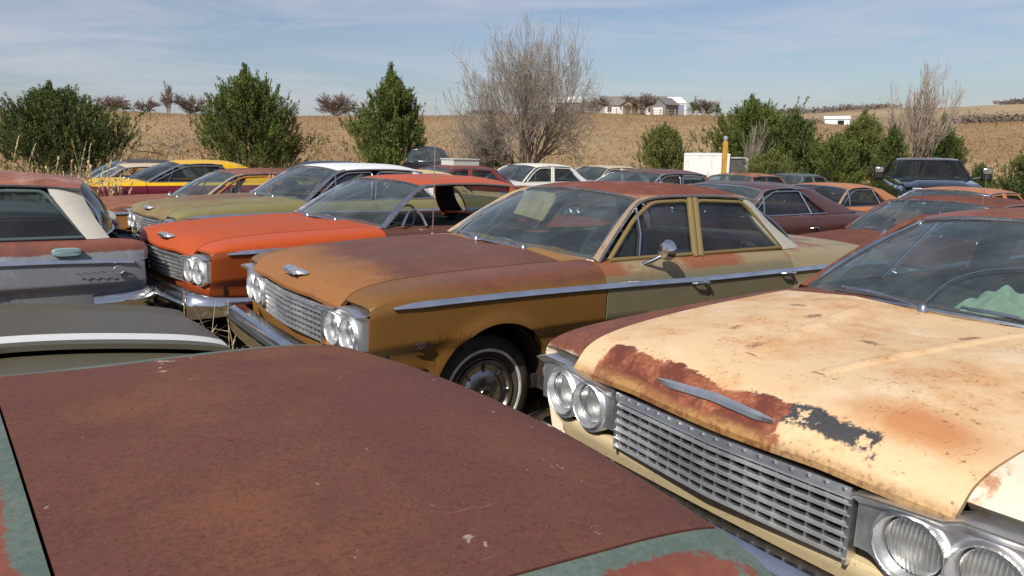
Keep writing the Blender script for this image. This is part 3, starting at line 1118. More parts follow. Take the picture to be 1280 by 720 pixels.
    sw.tube([(cx, -.56, cz), (cx, -.18, cz)], .009, 6)
    sw.build('steering_wheel', SEAL if 'wheel' not in mats else mats['wheel'], root)
    # ---- greenhouse
    G = roof_surface(st, {2: 40, 1: 26, 0: 14}[hi], {2: 45, 1: 27, 0: 15}[hi])
    rm = MB()
    panel(rm, G, np.array([0, 0, 1.0]), .016)
    roof = rm.build('roof', m('roof'), root, angle=45)
    hl = MB()
    H_ = G.copy(); H_[..., 2] -= .030; H_[..., 1] *= .97
    hl.grid(H_[1:-1], flip=True)
    hl.build('headliner', m('liner') if 'liner' in mats else inner, root)
    zs = st.zside
    for s in (-1, 1):
        rp = rail_path(st, s)
        T = np.gradient(rp, axis=0); T /= np.linalg.norm(T, axis=1)[:, None]
        Nn = np.array([0, s * .80, .60]); W = np.cross(T, Nn)
        gm = MB()
        k = int(np.argmin(np.abs(rp[:, 0] - (st.a1[0] + .02))))
        # windscreen pillar: wide at the foot
        pm = MB()
        wd = np.linspace(.075, .045, k + 3)
        fw = np.array([-.55, s * .72, .25]); fw /= np.linalg.norm(fw)
        PP = rp[:k + 3]
        V = []
        tt = T[:k + 3]
        for p, t_, w_ in zip(PP, tt, wd):
            in_ = np.cross(t_, fw); in_ /= np.linalg.norm(in_)
            if in_[1] * s > 0: in_ = -in_
            V.append([p + in_ * .0, p + fw * .012, p + in_ * w_ * .55 + fw * .012, p + in_ * w_ * .6 - fw * .02, p - fw * .03])
        V = np.array(V); mm = 5; fs = []
        for i in range(len(PP) - 1):
            for j in range(mm):
                k2 = (j + 1) % mm
                fs.append((i * mm + j, i * mm + k2, (i + 1) * mm + k2, (i + 1) * mm + j))
        fs.append(tuple(range(mm))); fs.append(tuple((len(PP) - 1) * mm + j for j in range(mm)))
        pm.add(V.reshape(-1, 3), fs)
        pm.build('windscreen_pillar', m('apillar') if 'apillar' in mats else m('roof'), root, angle=50)
        gm.sweep(rp, Nn, W, [(-.008, -.010), (.010, -.010), (.016, 0), (.010, .008), (-.008, .008)])
        gm.build('drip_rail', m('rail') if 'rail' in mats else CHROME_B, root)
        # rear pillar
        (t0, t1), (b0, b1) = st.cp_top, st.cp_bot
        nu, nw = 14, 10
        pg = np.zeros((nu, nw, 3))
        zb = .938
        for i, uu in enumerate(np.linspace(0, 1, nu)):
            for j, ww in enumerate(np.linspace(0, 1, nw)):
                x = (1 - uu) * (t0 + (t1 - t0) * ww) + uu * (b0 + (b1 - b0) * ww)
                zt_ = zs + .012 - .012 * ww
                z = (1 - uu) * zt_ + uu * zb
                y = float(st.yside(z)) + .004 - .075 * ww ** 2 * (1 - uu * .3)
                x += (.05 if not wagon else .02) * math.sin(uu * math.pi) * (-1)
                pg[i, j] = (x, s * y, z)
        pl = pg.copy(); pl[..., 1] -= s * .040; pl[..., 2] -= .014
        lm = MB(); lm.grid(pl); lm.build('pillar_lining', inner, root)
        cm = MB(); panel(cm, pg, OUT_SIDE[s], .035)
        cm.build('rear_pillar', m('cpillar') if 'cpillar' in mats else m('roof'), root, angle=50)
    # windscreen
    nu, nw = 15, 25
    t = np.linspace(-1, 1, nw)
    bx = st.a0[0] - .22 + .215 * t ** 2; bz = .985 - .045 * t ** 2; by = .842 * t * st.wide
    tx = st.a1[0] - .085 + .10 * t ** 2; tz = zs + .040 - .050 * np.abs(t) ** 3; ty = .625 * t * st.wide
    WS = np.zeros((nu, nw, 3))
    for i, uu in enumerate(np.linspace(0, 1, nu)):
        b = .035 * math.sin(math.pi * uu)
        WS[i, :, 0] = bx + (tx - bx) * uu - b
        WS[i, :, 1] = by + (ty - by) * uu
        WS[i, :, 2] = bz + (tz - bz) * uu + b * .5
    wm = MB(); wm.grid(WS)
    wso = wm.build('windscreen', W_, root, recalc=False)
    me = wso.data
    if me.polygons[0].normal.x > 0:
        me.flip_normals()
    rm = MB()
    loop = np.concatenate([WS[0], WS[1:, -1], WS[-1][::-1][1:], WS[::-1, 0][1:]])
    rm.tube(loop + np.array([-.006, 0, .004]), .011, 6, caps=False)
    rm.build('windscreen_molding', m('wsmold') if 'wsmold' in mats else CHROME_B, root)
    # rear window
    bx = st.rw_bot - .14 * t ** 2; bz = .958 - .012 * t ** 2; by = .76 * t * st.wide
    tx = st.rw_top - .09 * t ** 2; tz = st.crown - .085 - .06 * np.abs(t) ** 3; ty = .575 * t * st.wide
    RW = np.zeros((nu, nw, 3))
    for i, uu in enumerate(np.linspace(0, 1, nu)):
        b = .04 * math.sin(math.pi * uu)
        RW[i, :, 0] = bx + (tx - bx) * uu + b
        RW[i, :, 1] = by + (ty - by) * uu
        RW[i, :, 2] = bz + (tz - bz) * uu + b * .4
    wm = MB(); wm.grid(RW, flip=True)
    rwo = wm.build('rear_window', G_, root, recalc=False)
    if rwo.data.polygons[0].normal.x < 0: rwo.data.flip_normals()
    rm = MB()
    loop = np.concatenate([RW[0], RW[1:, -1], RW[-1][::-1][1:], RW[::-1, 0][1:]])
    rm.tube(loop, .011, 6, caps=False)
    rm.build('rear_window_molding', CHROME_B, root)
    # ---- side windows and their frames
    zt = zs - .022
    d0, d1 = doors[0]
    fx0 = st.a0[0] + .085
    ax = st.a1[0] + .10
    bxf = .60
    head = lambda x: zt + .010 * math.sin(max(0, min(1, (x - ax) / (st.cp_top[0] - ax))) * math.pi)
    belt = .948
    if two:
        rx_t, rx_b = st.cp_top[0] - .01, st.cp_bot[0] - .01
        out = [(fx0, belt), (fx0 + (ax - fx0) * .62, belt + (zt - belt) * .70), (ax, head(ax)), (ax + .5, head(ax + .5)), (rx_t, zt - .01), (rx_b, belt)]
    else:
        out = None
    bsplit_b, bsplit_t = d1 + .005, d1 + .155
    if not two:
        f1 = fillet([(fx0, belt), (fx0 + (ax - fx0) * .62, belt + (zt - belt) * .72), (ax, head(ax)), (bsplit_t - .03, head(bsplit_t)), (bsplit_b - .03, belt)], .07)
        last = st.cp_top[0] - .02 if not wagon else 3.62
        lastb = st.cp_bot[0] - .02 if not wagon else 3.62
        f2 = fillet([(bsplit_b + .03, belt), (bsplit_t + .03, head(bsplit_t)), (last, zt - .005), (lastb, belt)], .07)
        frames = [(f1, 'front'), (f2, 'rear')]
        if wagon:
            frames.append((fillet([(3.70, belt), (3.70, zt), (st.cp_top[0] - .02, zt - .005), (st.cp_bot[0] - .02, belt)], .05), 'cargo'))
    else:
        frames = [(fillet(out, .06), 'front')]
    hardtop = body in ('hardtop', 'hardtop2', 'coupe')
    for s in (-1, 1):
        for f, nm in frames:
            if not hardtop:
                fb = MB()
                frame_bar(fb, f + [f[0]] if nm != 'x' else f, s, st, w=.028, th=.020)
                fb.build('window_frame', m('frame') if 'frame' in mats else m('door'), root, angle=50)
            elif side_glass:
                fb = MB()
                frame_bar(fb, f + [f[0]], s, st, w=.022, th=.014, off=.001)
                fb.build('window_molding', CHROME_B, root, angle=50)
            if side_glass:
                pane(root, 'side_window', f, s, st, G_)
        # quarter-light divider
        vx = st.a0[0] + .335
        if side_glass:
            vb = MB()
            frame_bar(vb, [(vx, belt), (vx + .09, belt + .14), (vx + .135, min(head(ax) - .02, belt + .30))], s, st, w=.018, th=.020, off=.002)
            if two: frame_bar(vb, [(st.door[1][0] + .45, belt), (st.door[1][0] + .38, zt)], s, st, w=.018, th=.016, off=.002)
            vb.build('vent_window_bar', CHROME, root, angle=50)
        if not hardtop:
            bp = MB()
            z_ = np.linspace(belt - .02, head(bsplit_t) + .012, 8)
            x_ = bsplit_b + (bsplit_t - bsplit_b) * (z_ - belt) / (head(bsplit_t) - belt)
            for o_ in (-.028, .028):
                frame_bar(bp, list(zip(x_ + o_, z_)), s, st, w=.050, th=.026, off=.003)
            bp.build('centre_pillar', m('frame') if 'frame' in mats else m('door'), root, angle=50)
    # ---- bright trim along the sides
    if trim:
        for s in (-1, 1):
            xs_ = urange(.22, st.L - .10, .08)
            Vt = np.full((len(xs_), 1), 4.02)
            P = st.point(xs_, Vt, s)[:, 0]
            P[:, 1] += s * .001
            tb = MB()
            hgt = np.interp(xs_, [.22, .36, .8, 4.6, st.L - .1], [.25, 1, 1, 1, .7])
            pr = np.array([(0, -.017), (.012, -.0155), (.0135, -.011), (.009, .0), (.0025, .014), (0, .017)])
            V = P[:, None, :] + pr[None, :, :1] * np.array([0, s, 0]) + (pr[None, :, 1:2] * hgt[:, None, None]) * np.array([0, 0, 1.0])
            tb.grid(V)
            tb.build('side_trim', m('trim') if 'trim' in mats else TRIMM, root, angle=30)
    # ---- small fittings
    if emblem:
        em = MB()
        emblem(em)
        em.build('hood_emblem', BEZEL, root)
    if wipers and hi:
        for yb, ln, dr in ((-.42, .44, 1), (.12, .44, 1)):
            wb = MB()
            p0 = np.array([st.a0[0] - .235, yb, .992]); p1 = p0 + np.array([.075, ln * .9, .015])
            tt = np.linspace(0, 1, 8)[:, None]
            path = p0 + (p1 - p0) * tt + np.array([.03, 0, .03]) * np.sin(tt * np.pi) * .4
            wb.tube(path, .005, 6)
            wb.tube(path[3:] + np.array([.01, .03, .004]), .007, 5)
            wb.lathe([(.022, 0), (.02, .018), (.012, .028), (.001, .03)], tuple(p0 - np.array([0, 0, .01])), axis='z', n=12)
            wb.build('wiper', CHROME_B, root)
    if mirror:
        mm_ = MB()
        y0 = -.925 * st.wide
        mm_.lathe([(.030, 0), (.026, .012), (.001, .016)], (2.03, y0 + .01, .915), axis='z', n=14)
        mm_.tube([(2.03, y0, .918), (2.06, y0 - .06, .955), (2.10, y0 - .10, .99)], [.016, .013, .012], 10)
        mm_.lathe([(.001, -.045), (.045, -.040), (.064, -.012), (.066, .010), (.060, .014), (.001, .012)], (2.12, y0 - .11, 1.02), axis='x', n=24)
        mm_.build('side_mirror', CHROME, root)
    if antenna:
        ax_, ay_, az_, ln = antenna
        am = MB()
        am.lathe([(.022, 0), (.018, .02), (.008, .035), (.001, .036)], (ax_, ay_, az_), axis='z', n=12)
        am.tube([(ax_, ay_, az_ + .02), (ax_ + .01, ay_, az_ + ln * .5), (ax_ + .012, ay_, az_ + ln)], [.0045, .0035, .002], 6)
        am.build('antenna', CHROME, root)
    return root, st


INNER = material('dark_cabin_lining', lambda c: mixc(sstep(c.noise(5, 4), 0.35, 0.7), (0.022, 0.023, 0.024), (0.055, 0.052, 0.05)), rough=0.85)
TEAL_DASH = material('faded_teal_dash', lambda c: mixc(sstep(c.noise(6, 4), 0.4, 0.7), (0.13, 0.20, 0.19), (0.20, 0.24, 0.22)), rough=0.6)
TEAL_SEAT = material('faded_teal_vinyl', lambda c: mixc(sstep(c.noise(6, 4), 0.4, 0.7), (0.05, 0.085, 0.085), (0.09, 0.12, 0.115)), rough=0.6)
TAN_LINER = material('yellowed_headliner', lambda c: mixc(sstep(c.noise(5, 4), 0.4, 0.7), (0.20, 0.15, 0.07), (0.10, 0.07, 0.04)), rough=0.9)


# ------------------------------------------------------------------ paints
RUST_D, RUST_M, RUST_O = (0.088, 0.032, 0.022), (0.170, 0.058, 0.036), (0.36, 0.145, 0.055)


def rust_colour(c, d=RUST_D, m_=RUST_M, o=RUST_O, orange=.5, off=0.0):
    n = c.noise(4.0, 7, 0.7, 0.3, off=off + 2); k = c.noise(38, 4, 0.7, off=off + 5); q = c.noise(160, 2, 0.6, off=off + 6)
    col = mixc(sstep(n * .6 + k * .4, .36, .64), d, m_)
    col = mixc(sstep(n * .35 + k * .65, .56, .74, 0, orange), col, o)
    return mixc(sstep(q, .42, .72, 0, .35), col, tuple(min(1, v * 1.5) for v in m_))


def worn(name, base, rust=0.0, top=0.0, seed=0.0, d=RUST_D, m_=RUST_M, o=RUST_O, orange=.5, fade=.35, rough=.42, under=None, zc=(.78, .98), extra=None, soft=.055, coat=0.0, chalk=None):
    """faded paint going to rust; rust grows in patches, more of it on the upper surfaces by `top`"""
    def fn(c):
        n1 = c.noise(1.7, 7, 0.66, 0.6); n2 = c.noise(8, 6, 0.7, 0.3, off=3); n3 = c.noise(70, 3, 0.65, off=8)
        low = tuple(v * .72 + .03 * .28 for v in base)
        b = mixc(sstep(n1 * .6 + n2 * .4, .3, .7, 0, fade), base, low)
        if chalk: b = mixc(sstep(c.noise(2.6, 6, .7, .4, off=15), .5, .72, 0, .8), b, chalk)
        b = mixc(sstep(c.noise(3.0, 5, .7, off=31, stretch=(.5, .5, 3.0)), .52, .75, 0, .30), b, tuple(v * .6 for v in base))
        up = sstep(c.z, zc[0], zc[1])
        f = n1 * .55 + n2 * .33 + n3 * .12 + (up - .5) * top + (rust - .5) * .6
        mask = sstep(f, .52 - soft, .52 + soft)
        rc = rust_colour(c, d, m_, o, orange)
        col = mixc(mask, b, rc)
        if under:      # primer showing along the torn edge of the paint
            col = mixc(sstep(f, .52 - soft * 1.5, .52 - soft * .6) * (1 - sstep(f, .52 - soft * .4, .52 + soft * .5)) * .8, col, under)
        if extra: col = extra(c, col, n1, n2, n3)
        col = mixc(sstep(n3 + n2 * .5, .86, .98, 0, .5), col, (0.10, 0.05, 0.03))
        return dict(col=col, rough=sstep(mask + n2 * .25, 0, 1.2, rough, .88), bump=n3 * .5 + mask * n2)
    return material(name, fn, seed, spec=.32, bump=.10, bump_dist=.003, coat=coat)


# ---- the gold sedan
def _gold_hood(c, col, n1, n2, n3):
    m = sstep(c.z + (n1 - .5) * .16 + (n2 - .5) * .10 + (n3 - .5) * .16, .866, .915) * sstep(c.x + (n1 - .5) * .5 + (n2 - .5) * .25 + (n3 - .5) * .40, .24, .54)
    rc = rust_colour(c, (0.105, 0.040, 0.025), (0.160, 0.064, 0.036), (0.27, 0.115, 0.042), .45, off=4)
    return mixc(m, col, rc)


GOLD_B = (0.195, 0.092, 0.020)
GOLD_HOOD = worn('gold_paint_rusting_hood', (0.30, 0.128, 0.038), .24, 0, 2, extra=_gold_hood, fade=.5, rough=.5)
GOLD_FENDER = worn('gold_paint_fender', GOLD_B, .06, .25, 4, extra=lambda c, col, a, b, n: mixc(sstep(c.z + (a - .5) * .08 + (b - .5) * .05 + (n - .5) * .05, .852, .885) * sstep(c.x, .3, .8, .25, 1), col, rust_colour(c, (0.125, 0.046, 0.027), (0.185, 0.072, 0.036), orange=.6)), rough=.38, coat=.15)


def _gold_door(c, col, a, b, n):
    band = sstep(c.z, .855, .885) * sstep(a * .5 + b * .5 + sstep(X.math('SINE', c.x * 5.2), -.6, .8, 0, .25), .50, .66)
    col = mixc(sstep(c.z, .84, .90, 0, .45), col, (0.42, 0.30, 0.16))
    return mixc(band, col, (0.27, 0.10, 0.045))


DRAB_DOOR = worn('drab_green_gold_door', (0.195, 0.170, 0.098), .05, .0, 6, extra=_gold_door, rough=.42, coat=.1)
SAND_QTR = worn('sand_gold_quarter', (0.32, 0.26, 0.145), .10, .25, 8, rough=.45, extra=lambda c, col, a, b, n: mixc(sstep(c.z + (a - .5) * .2 + (b - .5) * .1, .925, .955), col, (0.25, 0.115, 0.07)))
RED_ROOF = worn('red_rust_roof', (0.23, 0.070, 0.036), .62, .0, 9, m_=(0.20, 0.060, 0.034), d=(0.115, 0.036, 0.025), orange=.45, zc=(1.3, 1.4),
                extra=lambda c, col, a, b, n: mixc(sstep(c.z + (b - .5) * .03, 1.345, 1.318) * sstep(b * .6 + n * .4, .40, .62), col, (0.52, 0.36, 0.22)))
PALE_PILLAR = worn('pale_scuffed_pillar', (0.47, 0.45, 0.36), .16, 0, 12, chalk=(0.60, 0.60, 0.54), m_=(0.30, 0.13, 0.05))
GOLD_FRAME = worn('gold_window_frame', (0.23, 0.165, 0.065), .25, 0, 13, m_=(0.30, 0.13, 0.05))
GOLD_APIL = worn('rusty_gold_pillar', (0.40, 0.30, 0.18), .40, 0, 14, m_=(0.30, 0.12, 0.05))

gold = dict(body=SAND_QTR, hood=GOLD_HOOD, fender=GOLD_FENDER, cowl=worn('gold_cowl', (0.34, 0.17, 0.05), .35, 0, 3, m_=(0.26, 0.11, 0.045)), door=DRAB_DOOR, rear_door=DRAB_DOOR, quarter=SAND_QTR,
            roof=RED_ROOF, cpillar=PALE_PILLAR, frame=GOLD_FRAME, apillar=GOLD_APIL, dash=TEAL_DASH, seat=TEAL_SEAT, liner=TAN_LINER,
            valance=worn('gold_valance', (0.40, 0.19, 0.05), .22, 0, 5), trunk=SAND_QTR, deck=SAND_QTR, tail=SAND_QTR)


def emblem_bar(mb, x=.112, z=.872, half=.17):
    """bright bar badge standing on the hood's front edge: a raised bow-tie block between two thin wings"""
    for s in (-1, 1):
        mb.hexa([(x - .016, s * .06, z - .012), (x + .03, s * .06, z - .006), (x + .045, s * half, z + .006), (x + .028, s * half, z + .002),
                 (x - .010, s * .06, z + .012), (x + .03, s * .06, z + .020), (x + .045, s * half, z + .014), (x + .028, s * half, z + .010)])
    t = [(-.098, -.008), (-.030, -.008), (-.030, -.012), (.030, -.012), (.030, -.008), (.098, -.008), (.086, .009), (.030, .009), (.030, .013), (-.030, .013), (-.030, .009), (-.086, .009)]
    n = len(t)
    a = [(x - .022, y, z + q) for y, q in t]; b = [(x + .03, y, z + q * 1.05 + .010) for y, q in t]
    mb.add(a + b, [tuple(range(n)), tuple(range(n, 2 * n))[::-1]] + [(i, (i + 1) % n, n + (i + 1) % n, n + i) for i in range(n)])


r_gold, st62 = car('gold', 'gold four door sedan with rust red roof and drab green doors', gold, hi=2, glass_m=GLASS, emblem=emblem_bar, mirror=True, antenna=(1.51, .80, .93, 1.05), sink=.085)
# crossed-flag badge on the fender
for s in (-1, 1):
    fb = MB()
    y_ = s * .962
    fb.hexa([(.36, y_ * .995, .600), (.42, y_ * 1.0, .588), (.48, y_ * 1.004, .600), (.42, y_ * 1.0, .596), (.36, y_ + s * .012, .606), (.42, y_ + s * .018, .594), (.48, y_ + s * .014, .606), (.42, y_ + s * .018, .602)])
    for q in (-1, 1):
        fb.hexa([(.42, y_, .600), (.42 + q * .020, y_, .606), (.42 + q * .042, y_, .634), (.42 + q * .020, y_, .630), (.42, y_ + s * .014, .600), (.42 + q * .020, y_ + s * .014, .606), (.42 + q * .042, y_ + s * .014, .634), (.42 + q * .020, y_ + s * .014, .630)])
    fb.build('fender_badge', CHROME, r_gold, smooth=False)
# sun visors, rear-view mirror
vs = MB()
vs.hexa([(2.06, .14, 1.10), (2.06, .50, 1.13), (2.075, .50, 1.13), (2.075, .14, 1.10), (2.20, .12, 1.315), (2.20, .54, 1.30), (2.215, .54, 1.30), (2.215, .12, 1.315)])
vs.build('sun_visor', material('sand_visor', lambda c: mixc(sstep(c.noise(9, 4), .4, .7), (0.48, 0.36, 0.16), (0.34, 0.24, 0.11)), rough=.8), r_gold)
vs = MB(); vs.hexa([(2.16, -.12, 1.345), (2.16, .12, 1.345), (2.175, .12, 1.345), (2.175, -.12, 1.345), (2.155, -.12, 1.285), (2.155, .12, 1.285), (2.17, .12, 1.285), (2.17, -.12, 1.285)])
vs.build('interior_mirror', SEAL, r_gold, smooth=False)

# ---- the cream car in the foreground
CREAM = (0.73, 0.515, 0.295)


def _cream_hood(c, col, n1, n2, n3):
    # orange staining, torn lip with rust and bare black primer, a worn patch by the near corner
    st_ = sstep(n1 * .60 + n2 * .30 + n3 * .10, .46, .64, 0, .75)
    col = mixc(st_, col, (0.56, 0.275, 0.098))
    col = mixc(sstep(c.noise(2.4, 6, .65, .4, off=40), .54, .66, 0, .5), col, (0.80, 0.65, 0.45))
    sp = sstep(n3 * .5 + n2 * .3 + n1 * .2, .565, .68, 0, .7)
    col = mixc(sp, col, (0.45, 0.18, 0.06))
    near = sstep(X.math('SQRT', (c.x - .30) * (c.x - .30) * 2.5 + (c.y + .50) * (c.y + .50)) + (n2 - .5) * .22 + (n3 - .5) * .1, .24, .06, 0, .8)
    col = mixc(near, col, (0.50, 0.19, 0.06))
    for (px, py, sx, sy) in ((1.02, .30, 3.5, 9), (.88, -.03, 10, 5), (.52, .18, 5, 10), (.46, -.16, 6, 12), (1.22, -.22, 6, 9), (.62, .36, 5, 14), (1.16, .46, 9, 7)):
        q = X.math('SQRT', (c.x - px) * (c.x - px) * (sx * sx) + (c.y - py) * (c.y - py) * (sy * sy)) * 1.5 + (n2 - .5) * 2.0 + (n3 - .5) * .8
        col = mixc(sstep(q, .40, .05, 0, .8), col, (0.22, 0.08, 0.04))
    # warped plan distance back from the bowed front edge
    back = c.x - .09 - (c.y * c.y) * .055
    tear = sstep(back + (n1 - .5) * .10 + (n2 - .5) * .12, .108, .096) * sstep(c.y + (n2 - .5) * .25, -.21, -.19) * sstep(c.y + (n2 - .5) * .12, .60, .575)
    blk = sstep(back + (n2 - .5) * .18 + (n1 - .5) * .1, .108, .098) * sstep(c.y + (n1 - .5) * .4 + (n2 - .5) * .3, -.47, -.45) * sstep(c.y + (n2 - .5) * .2, .50, .47) * sstep(n2 * .6 + n1 * .4 + c.y * (-.10), .44, .47)
    col = mixc(blk * sstep(back + (n2 - .5) * .06 + (n3 - .5) * .03, .030, .042), col, mixc(n3, (0.035, 0.036, 0.04), (0.085, 0.083, 0.085)))
    rc = mixc(sstep(n2, .40, .62), (0.15, 0.042, 0.026), mixc(sstep(n3, .4, .65), (0.29, 0.085, 0.045), (0.42, 0.18, 0.085)))
    col = mixc(tear, col, rc)
    col = mixc(tear * sstep(n2 * .5 + n1 * .5, .62, .68), col, (0.74, 0.52, 0.34))
    edge = sstep(back + (n2 - .5) * .05 + (n1 - .5) * .05, .012, -.012)
    return mixc(edge * .7, col, mixc(sstep(n2 * .6 + n3 * .4, .42, .60), (0.50, 0.29, 0.10), (0.17, 0.065, 0.03)))


CREAM_HOOD = worn('cream_hood_stained', CREAM, -.12, 0, 21, extra=_cream_hood, fade=.10, rough=.48)


def _cream_fender(c, col, n1, n2, n3):
    col = mixc(sstep(n1 * .6 + n2 * .4, .50, .66, 0, .6), col, (0.60, 0.30, 0.10))
    rgt = sstep(c.y, 0, .1) * sstep(c.z + (n2 - .5) * .06, .80, .83)
    col = mixc(rgt, col, rust_colour(c, (0.13, 0.043, 0.028), (0.24, 0.085, 0.045)))
    seam = sstep(c.y + (n2 - .5) * .05, -.745, -.735) * sstep(c.y, -.1, 0, 1, 0) * sstep(n2, .42, .58)
    col = mixc(seam * .8, col, (0.42, 0.17, 0.06))
    col = mixc(sstep(n2 * .5 + n3 * .5, .585, .63, 0, .8) * sstep(n1, .45, .6), col, (0.30, 0.31, 0.33))
    return col


CREAM_FENDER = worn('cream_fender_chipped', (0.76, 0.66, 0.50), -.08, 0, 23, extra=_cream_fender, fade=.1, rough=.5)
BROWN_COWL = worn('rust_brown_cowl', (0.17, 0.055, 0.032), .6, 0, 25)
cream = dict(body=CREAM_FENDER, hood=CREAM_HOOD, fender=CREAM_FENDER, cowl=BROWN_COWL, roof=worn('cream_car_rust_roof', (0.23, 0.08, 0.05), .5, 0, 27, m_=(0.205, 0.072, 0.043), d=(0.125, 0.044, 0.03),
             extra=lambda c, col, a, b, n: mixc(sstep(b * .6 + n * .4, .54, .68, 0, .7), col, (0.46, 0.30, 0.22))),
             apillar=BROWN_COWL, valance=worn('cream_valance_flaking', (0.80, 0.64, 0.38), -.02, 0, 29, m_=(0.24, 0.10, 0.05)), liner=TAN_LINER, bezel=BEZEL)


def emblem_long(mb):
    # wide, shallow V bar bolted to the torn lip
    n = 25
    y = np.linspace(-.19, .27, n)
    back = .040 - .010 * np.abs(y - .04) / .25
    x = .055 * y * y + .09 + back
    z = np.array([float(np.interp(b, [0, .05, .15, .45], [.806, .863, .903, .942])) for b in back]) + .006
    h = np.interp(np.abs(y - .04), [0, .17, .20, .23], [.019, .017, .012, .004])
    P = np.stack([x, y, z], -1)
    A = np.broadcast_to(np.array([-.5, 0, .87]), P.shape); B = np.array([.87, 0, .5])
    for i in range(n - 1):
        ps = []
        for p, hh in ((P[i], h[i]), (P[i + 1], h[i + 1])):
            ps.append((p - B * hh, p + B * hh, p + B * hh * .4 + A[0] * .012, p - B * hh * .4 + A[0] * .012))
        mb.add([*ps[0], *ps[1]], [(0, 1, 5, 4), (1, 2, 6, 5), (2, 3, 7, 6), (3, 0, 4, 7)] + ([(0, 1, 2, 3)] if i == 0 else []) + ([(4, 5, 6, 7)] if i == n - 2 else []))


CREAM_ST = Style(a0=(1.80, .945), a1=(2.47, 1.30), hood_end=1.58, zside=1.31, crown=1.405, cp_top=(3.5, 3.75), cp_bot=(3.75, 4.05), rw_top=3.8, rw_bot=4.1)
r_cream, _ = car('cream', 'cream car with stained hood, its front lip torn to red rust and black primer', cream, st=CREAM_ST, hi=2, body='hardtop', side_glass=True, emblem=emblem_long, glass_m=GLASS, ws_m=GLASS_CLEAR, inner=INNER)
# raised creases along the hood, cowl vent slots, torn visor, the cloth on the dash
cr = MB()
for s in (-1, 1):
    xs_ = np.linspace(.42, 1.48, 24)
    yy_ = s * np.interp(xs_, [.42, 1.48], [.13, .31])
    ct = st62.ctrl(xs_)
    zz_ = np.array([np.interp(abs(y), [0, ct[i, 7, 0], ct[i, 6, 0]], [ct[i, 8, 1], ct[i, 7, 1], ct[i, 6, 1]]) for i, y in enumerate(yy_)]) + .004
    hh = np.sin(np.linspace(0, np.pi, 24)) ** .5 * .007
    G = np.stack([np.stack([xs_, yy_ + d, zz_ + hh * k - (.006 if k == 0 else 0)], -1) for d, k in ((-.035, 0), (-.016, .5), (0, 1), (.016, .5), (.035, 0))], 1)
    cr.grid(G)
cr.build('hood_crease', CREAM_HOOD, r_cream, angle=None)
vt = MB()
for k in range(44):
    y = -.60 + 1.2 * k / 43
    x = 1.625 + .175 * (abs(y) / .95) ** 2 - .005
    vt.box(x, x + .05, y - .007, y + .007, .984 - .03 * y * y, .9895 - .03 * y * y)
vt.build('cowl_vent', BLACK, r_cream, smooth=False)
vs = MB()
pv = np.array([(2.32, -.05, 1.27), (2.35, -.25, 1.245), (2.38, -.45, 1.235), (2.42, -.58, 1.25)])
pv2 = pv + np.array([.09, 0, -.035]); 
vs.grid(np.stack([pv, pv + np.array([.03, 0, -.03]), pv2], 1)); vs.grid(np.stack([pv, pv + np.array([.03, 0, -.03]), pv2], 1) + np.array([.004, 0, .004]), flip=True)
vs.build('sun_visor', material('ochre_visor', (0.42, 0.30, 0.08), rough=.8), r_cream)

gc = MB()
cp = np.array([(1.60, .12, 1.0), (1.72, .10, 1.075), (1.83, .02, 1.135), (1.90, -.12, 1.165), (1.92, -.30, 1.17), (1.93, -.48, 1.155)])
tt_ = np.linspace(0, 5, 40)
gc.tube(np.stack([pchip(np.arange(6), cp[:, k], tt_) for k in range(3)], -1) + np.array([-.03, 0, .02]), .0022, 5)
gc.build('loose_wiper_wire', CHROME_B, r_cream)

# ---- the orange hardtop
ORG = (0.52, 0.085, 0.017)
O_HOOD = worn('orange_red_hood', (0.46, 0.078, 0.016), .08, 0, 41, chalk=(0.36, 0.085, 0.03), m_=(0.22, 0.07, 0.05), fade=.3, rough=.55,
              extra=lambda c, col, a, b, n: mixc(sstep(c.noise(5, 6, .7, .5, off=9, stretch=(.35, 1, 1)), .63, .68, 0, .8), col, (0.16, 0.12, 0.14)))
O_FEND = worn('orange_burnt_fender', (0.32, 0.068, 0.014), .22, 0, 43, m_=(0.28, 0.10, 0.03), fade=.6, rough=.35,
              extra=lambda c, col, a, b, n: mixc(sstep(c.z + (b - .5) * .02, .825, .84), col, (0.50, 0.080, 0.018)))
O_ROOF = worn('orange_roof', ORG, -.02, 0, 45, chalk=(0.46, 0.14, 0.055), fade=.5, extra=lambda c, col, a, b, n: mixc(sstep(c.noise(3, 6, .7, .6, off=9, stretch=(.6, 1.4, 1)), .56, .68, 0, .75), col, (0.30, 0.07, 0.04)))
O_DOOR = worn('brown_primer_door', (0.125, 0.052, 0.036), .3, 0, 47)
orange = dict(body=O_FEND, hood=O_HOOD, fender=O_FEND, cowl=O_HOOD, door=O_DOOR, rear_door=O_DOOR, quarter=O_FEND, roof=O_ROOF, apillar=CHROME_B, dash=TEAL_DASH, seat=INNER, valance=worn('orange_valance', (0.42, 0.085, 0.025), .1, 0, 44), liner=TAN_LINER)
r_or, _ = car('orange', 'bright orange hardtop with brown primer door and no side glass', orange, hi=2, body='hardtop', side_glass=False, emblem=emblem_bar)
# opened quarter-light frame standing in the empty window
vb = MB(); frame_bar(vb, [(1.86, .95), (1.98, 1.08), (2.06, 1.10), (2.11, 1.05), (2.13, .95)], -1, st62, w=.022, th=.02, off=.03)
vb.build('vent_window_frame', CHROME, r_or)

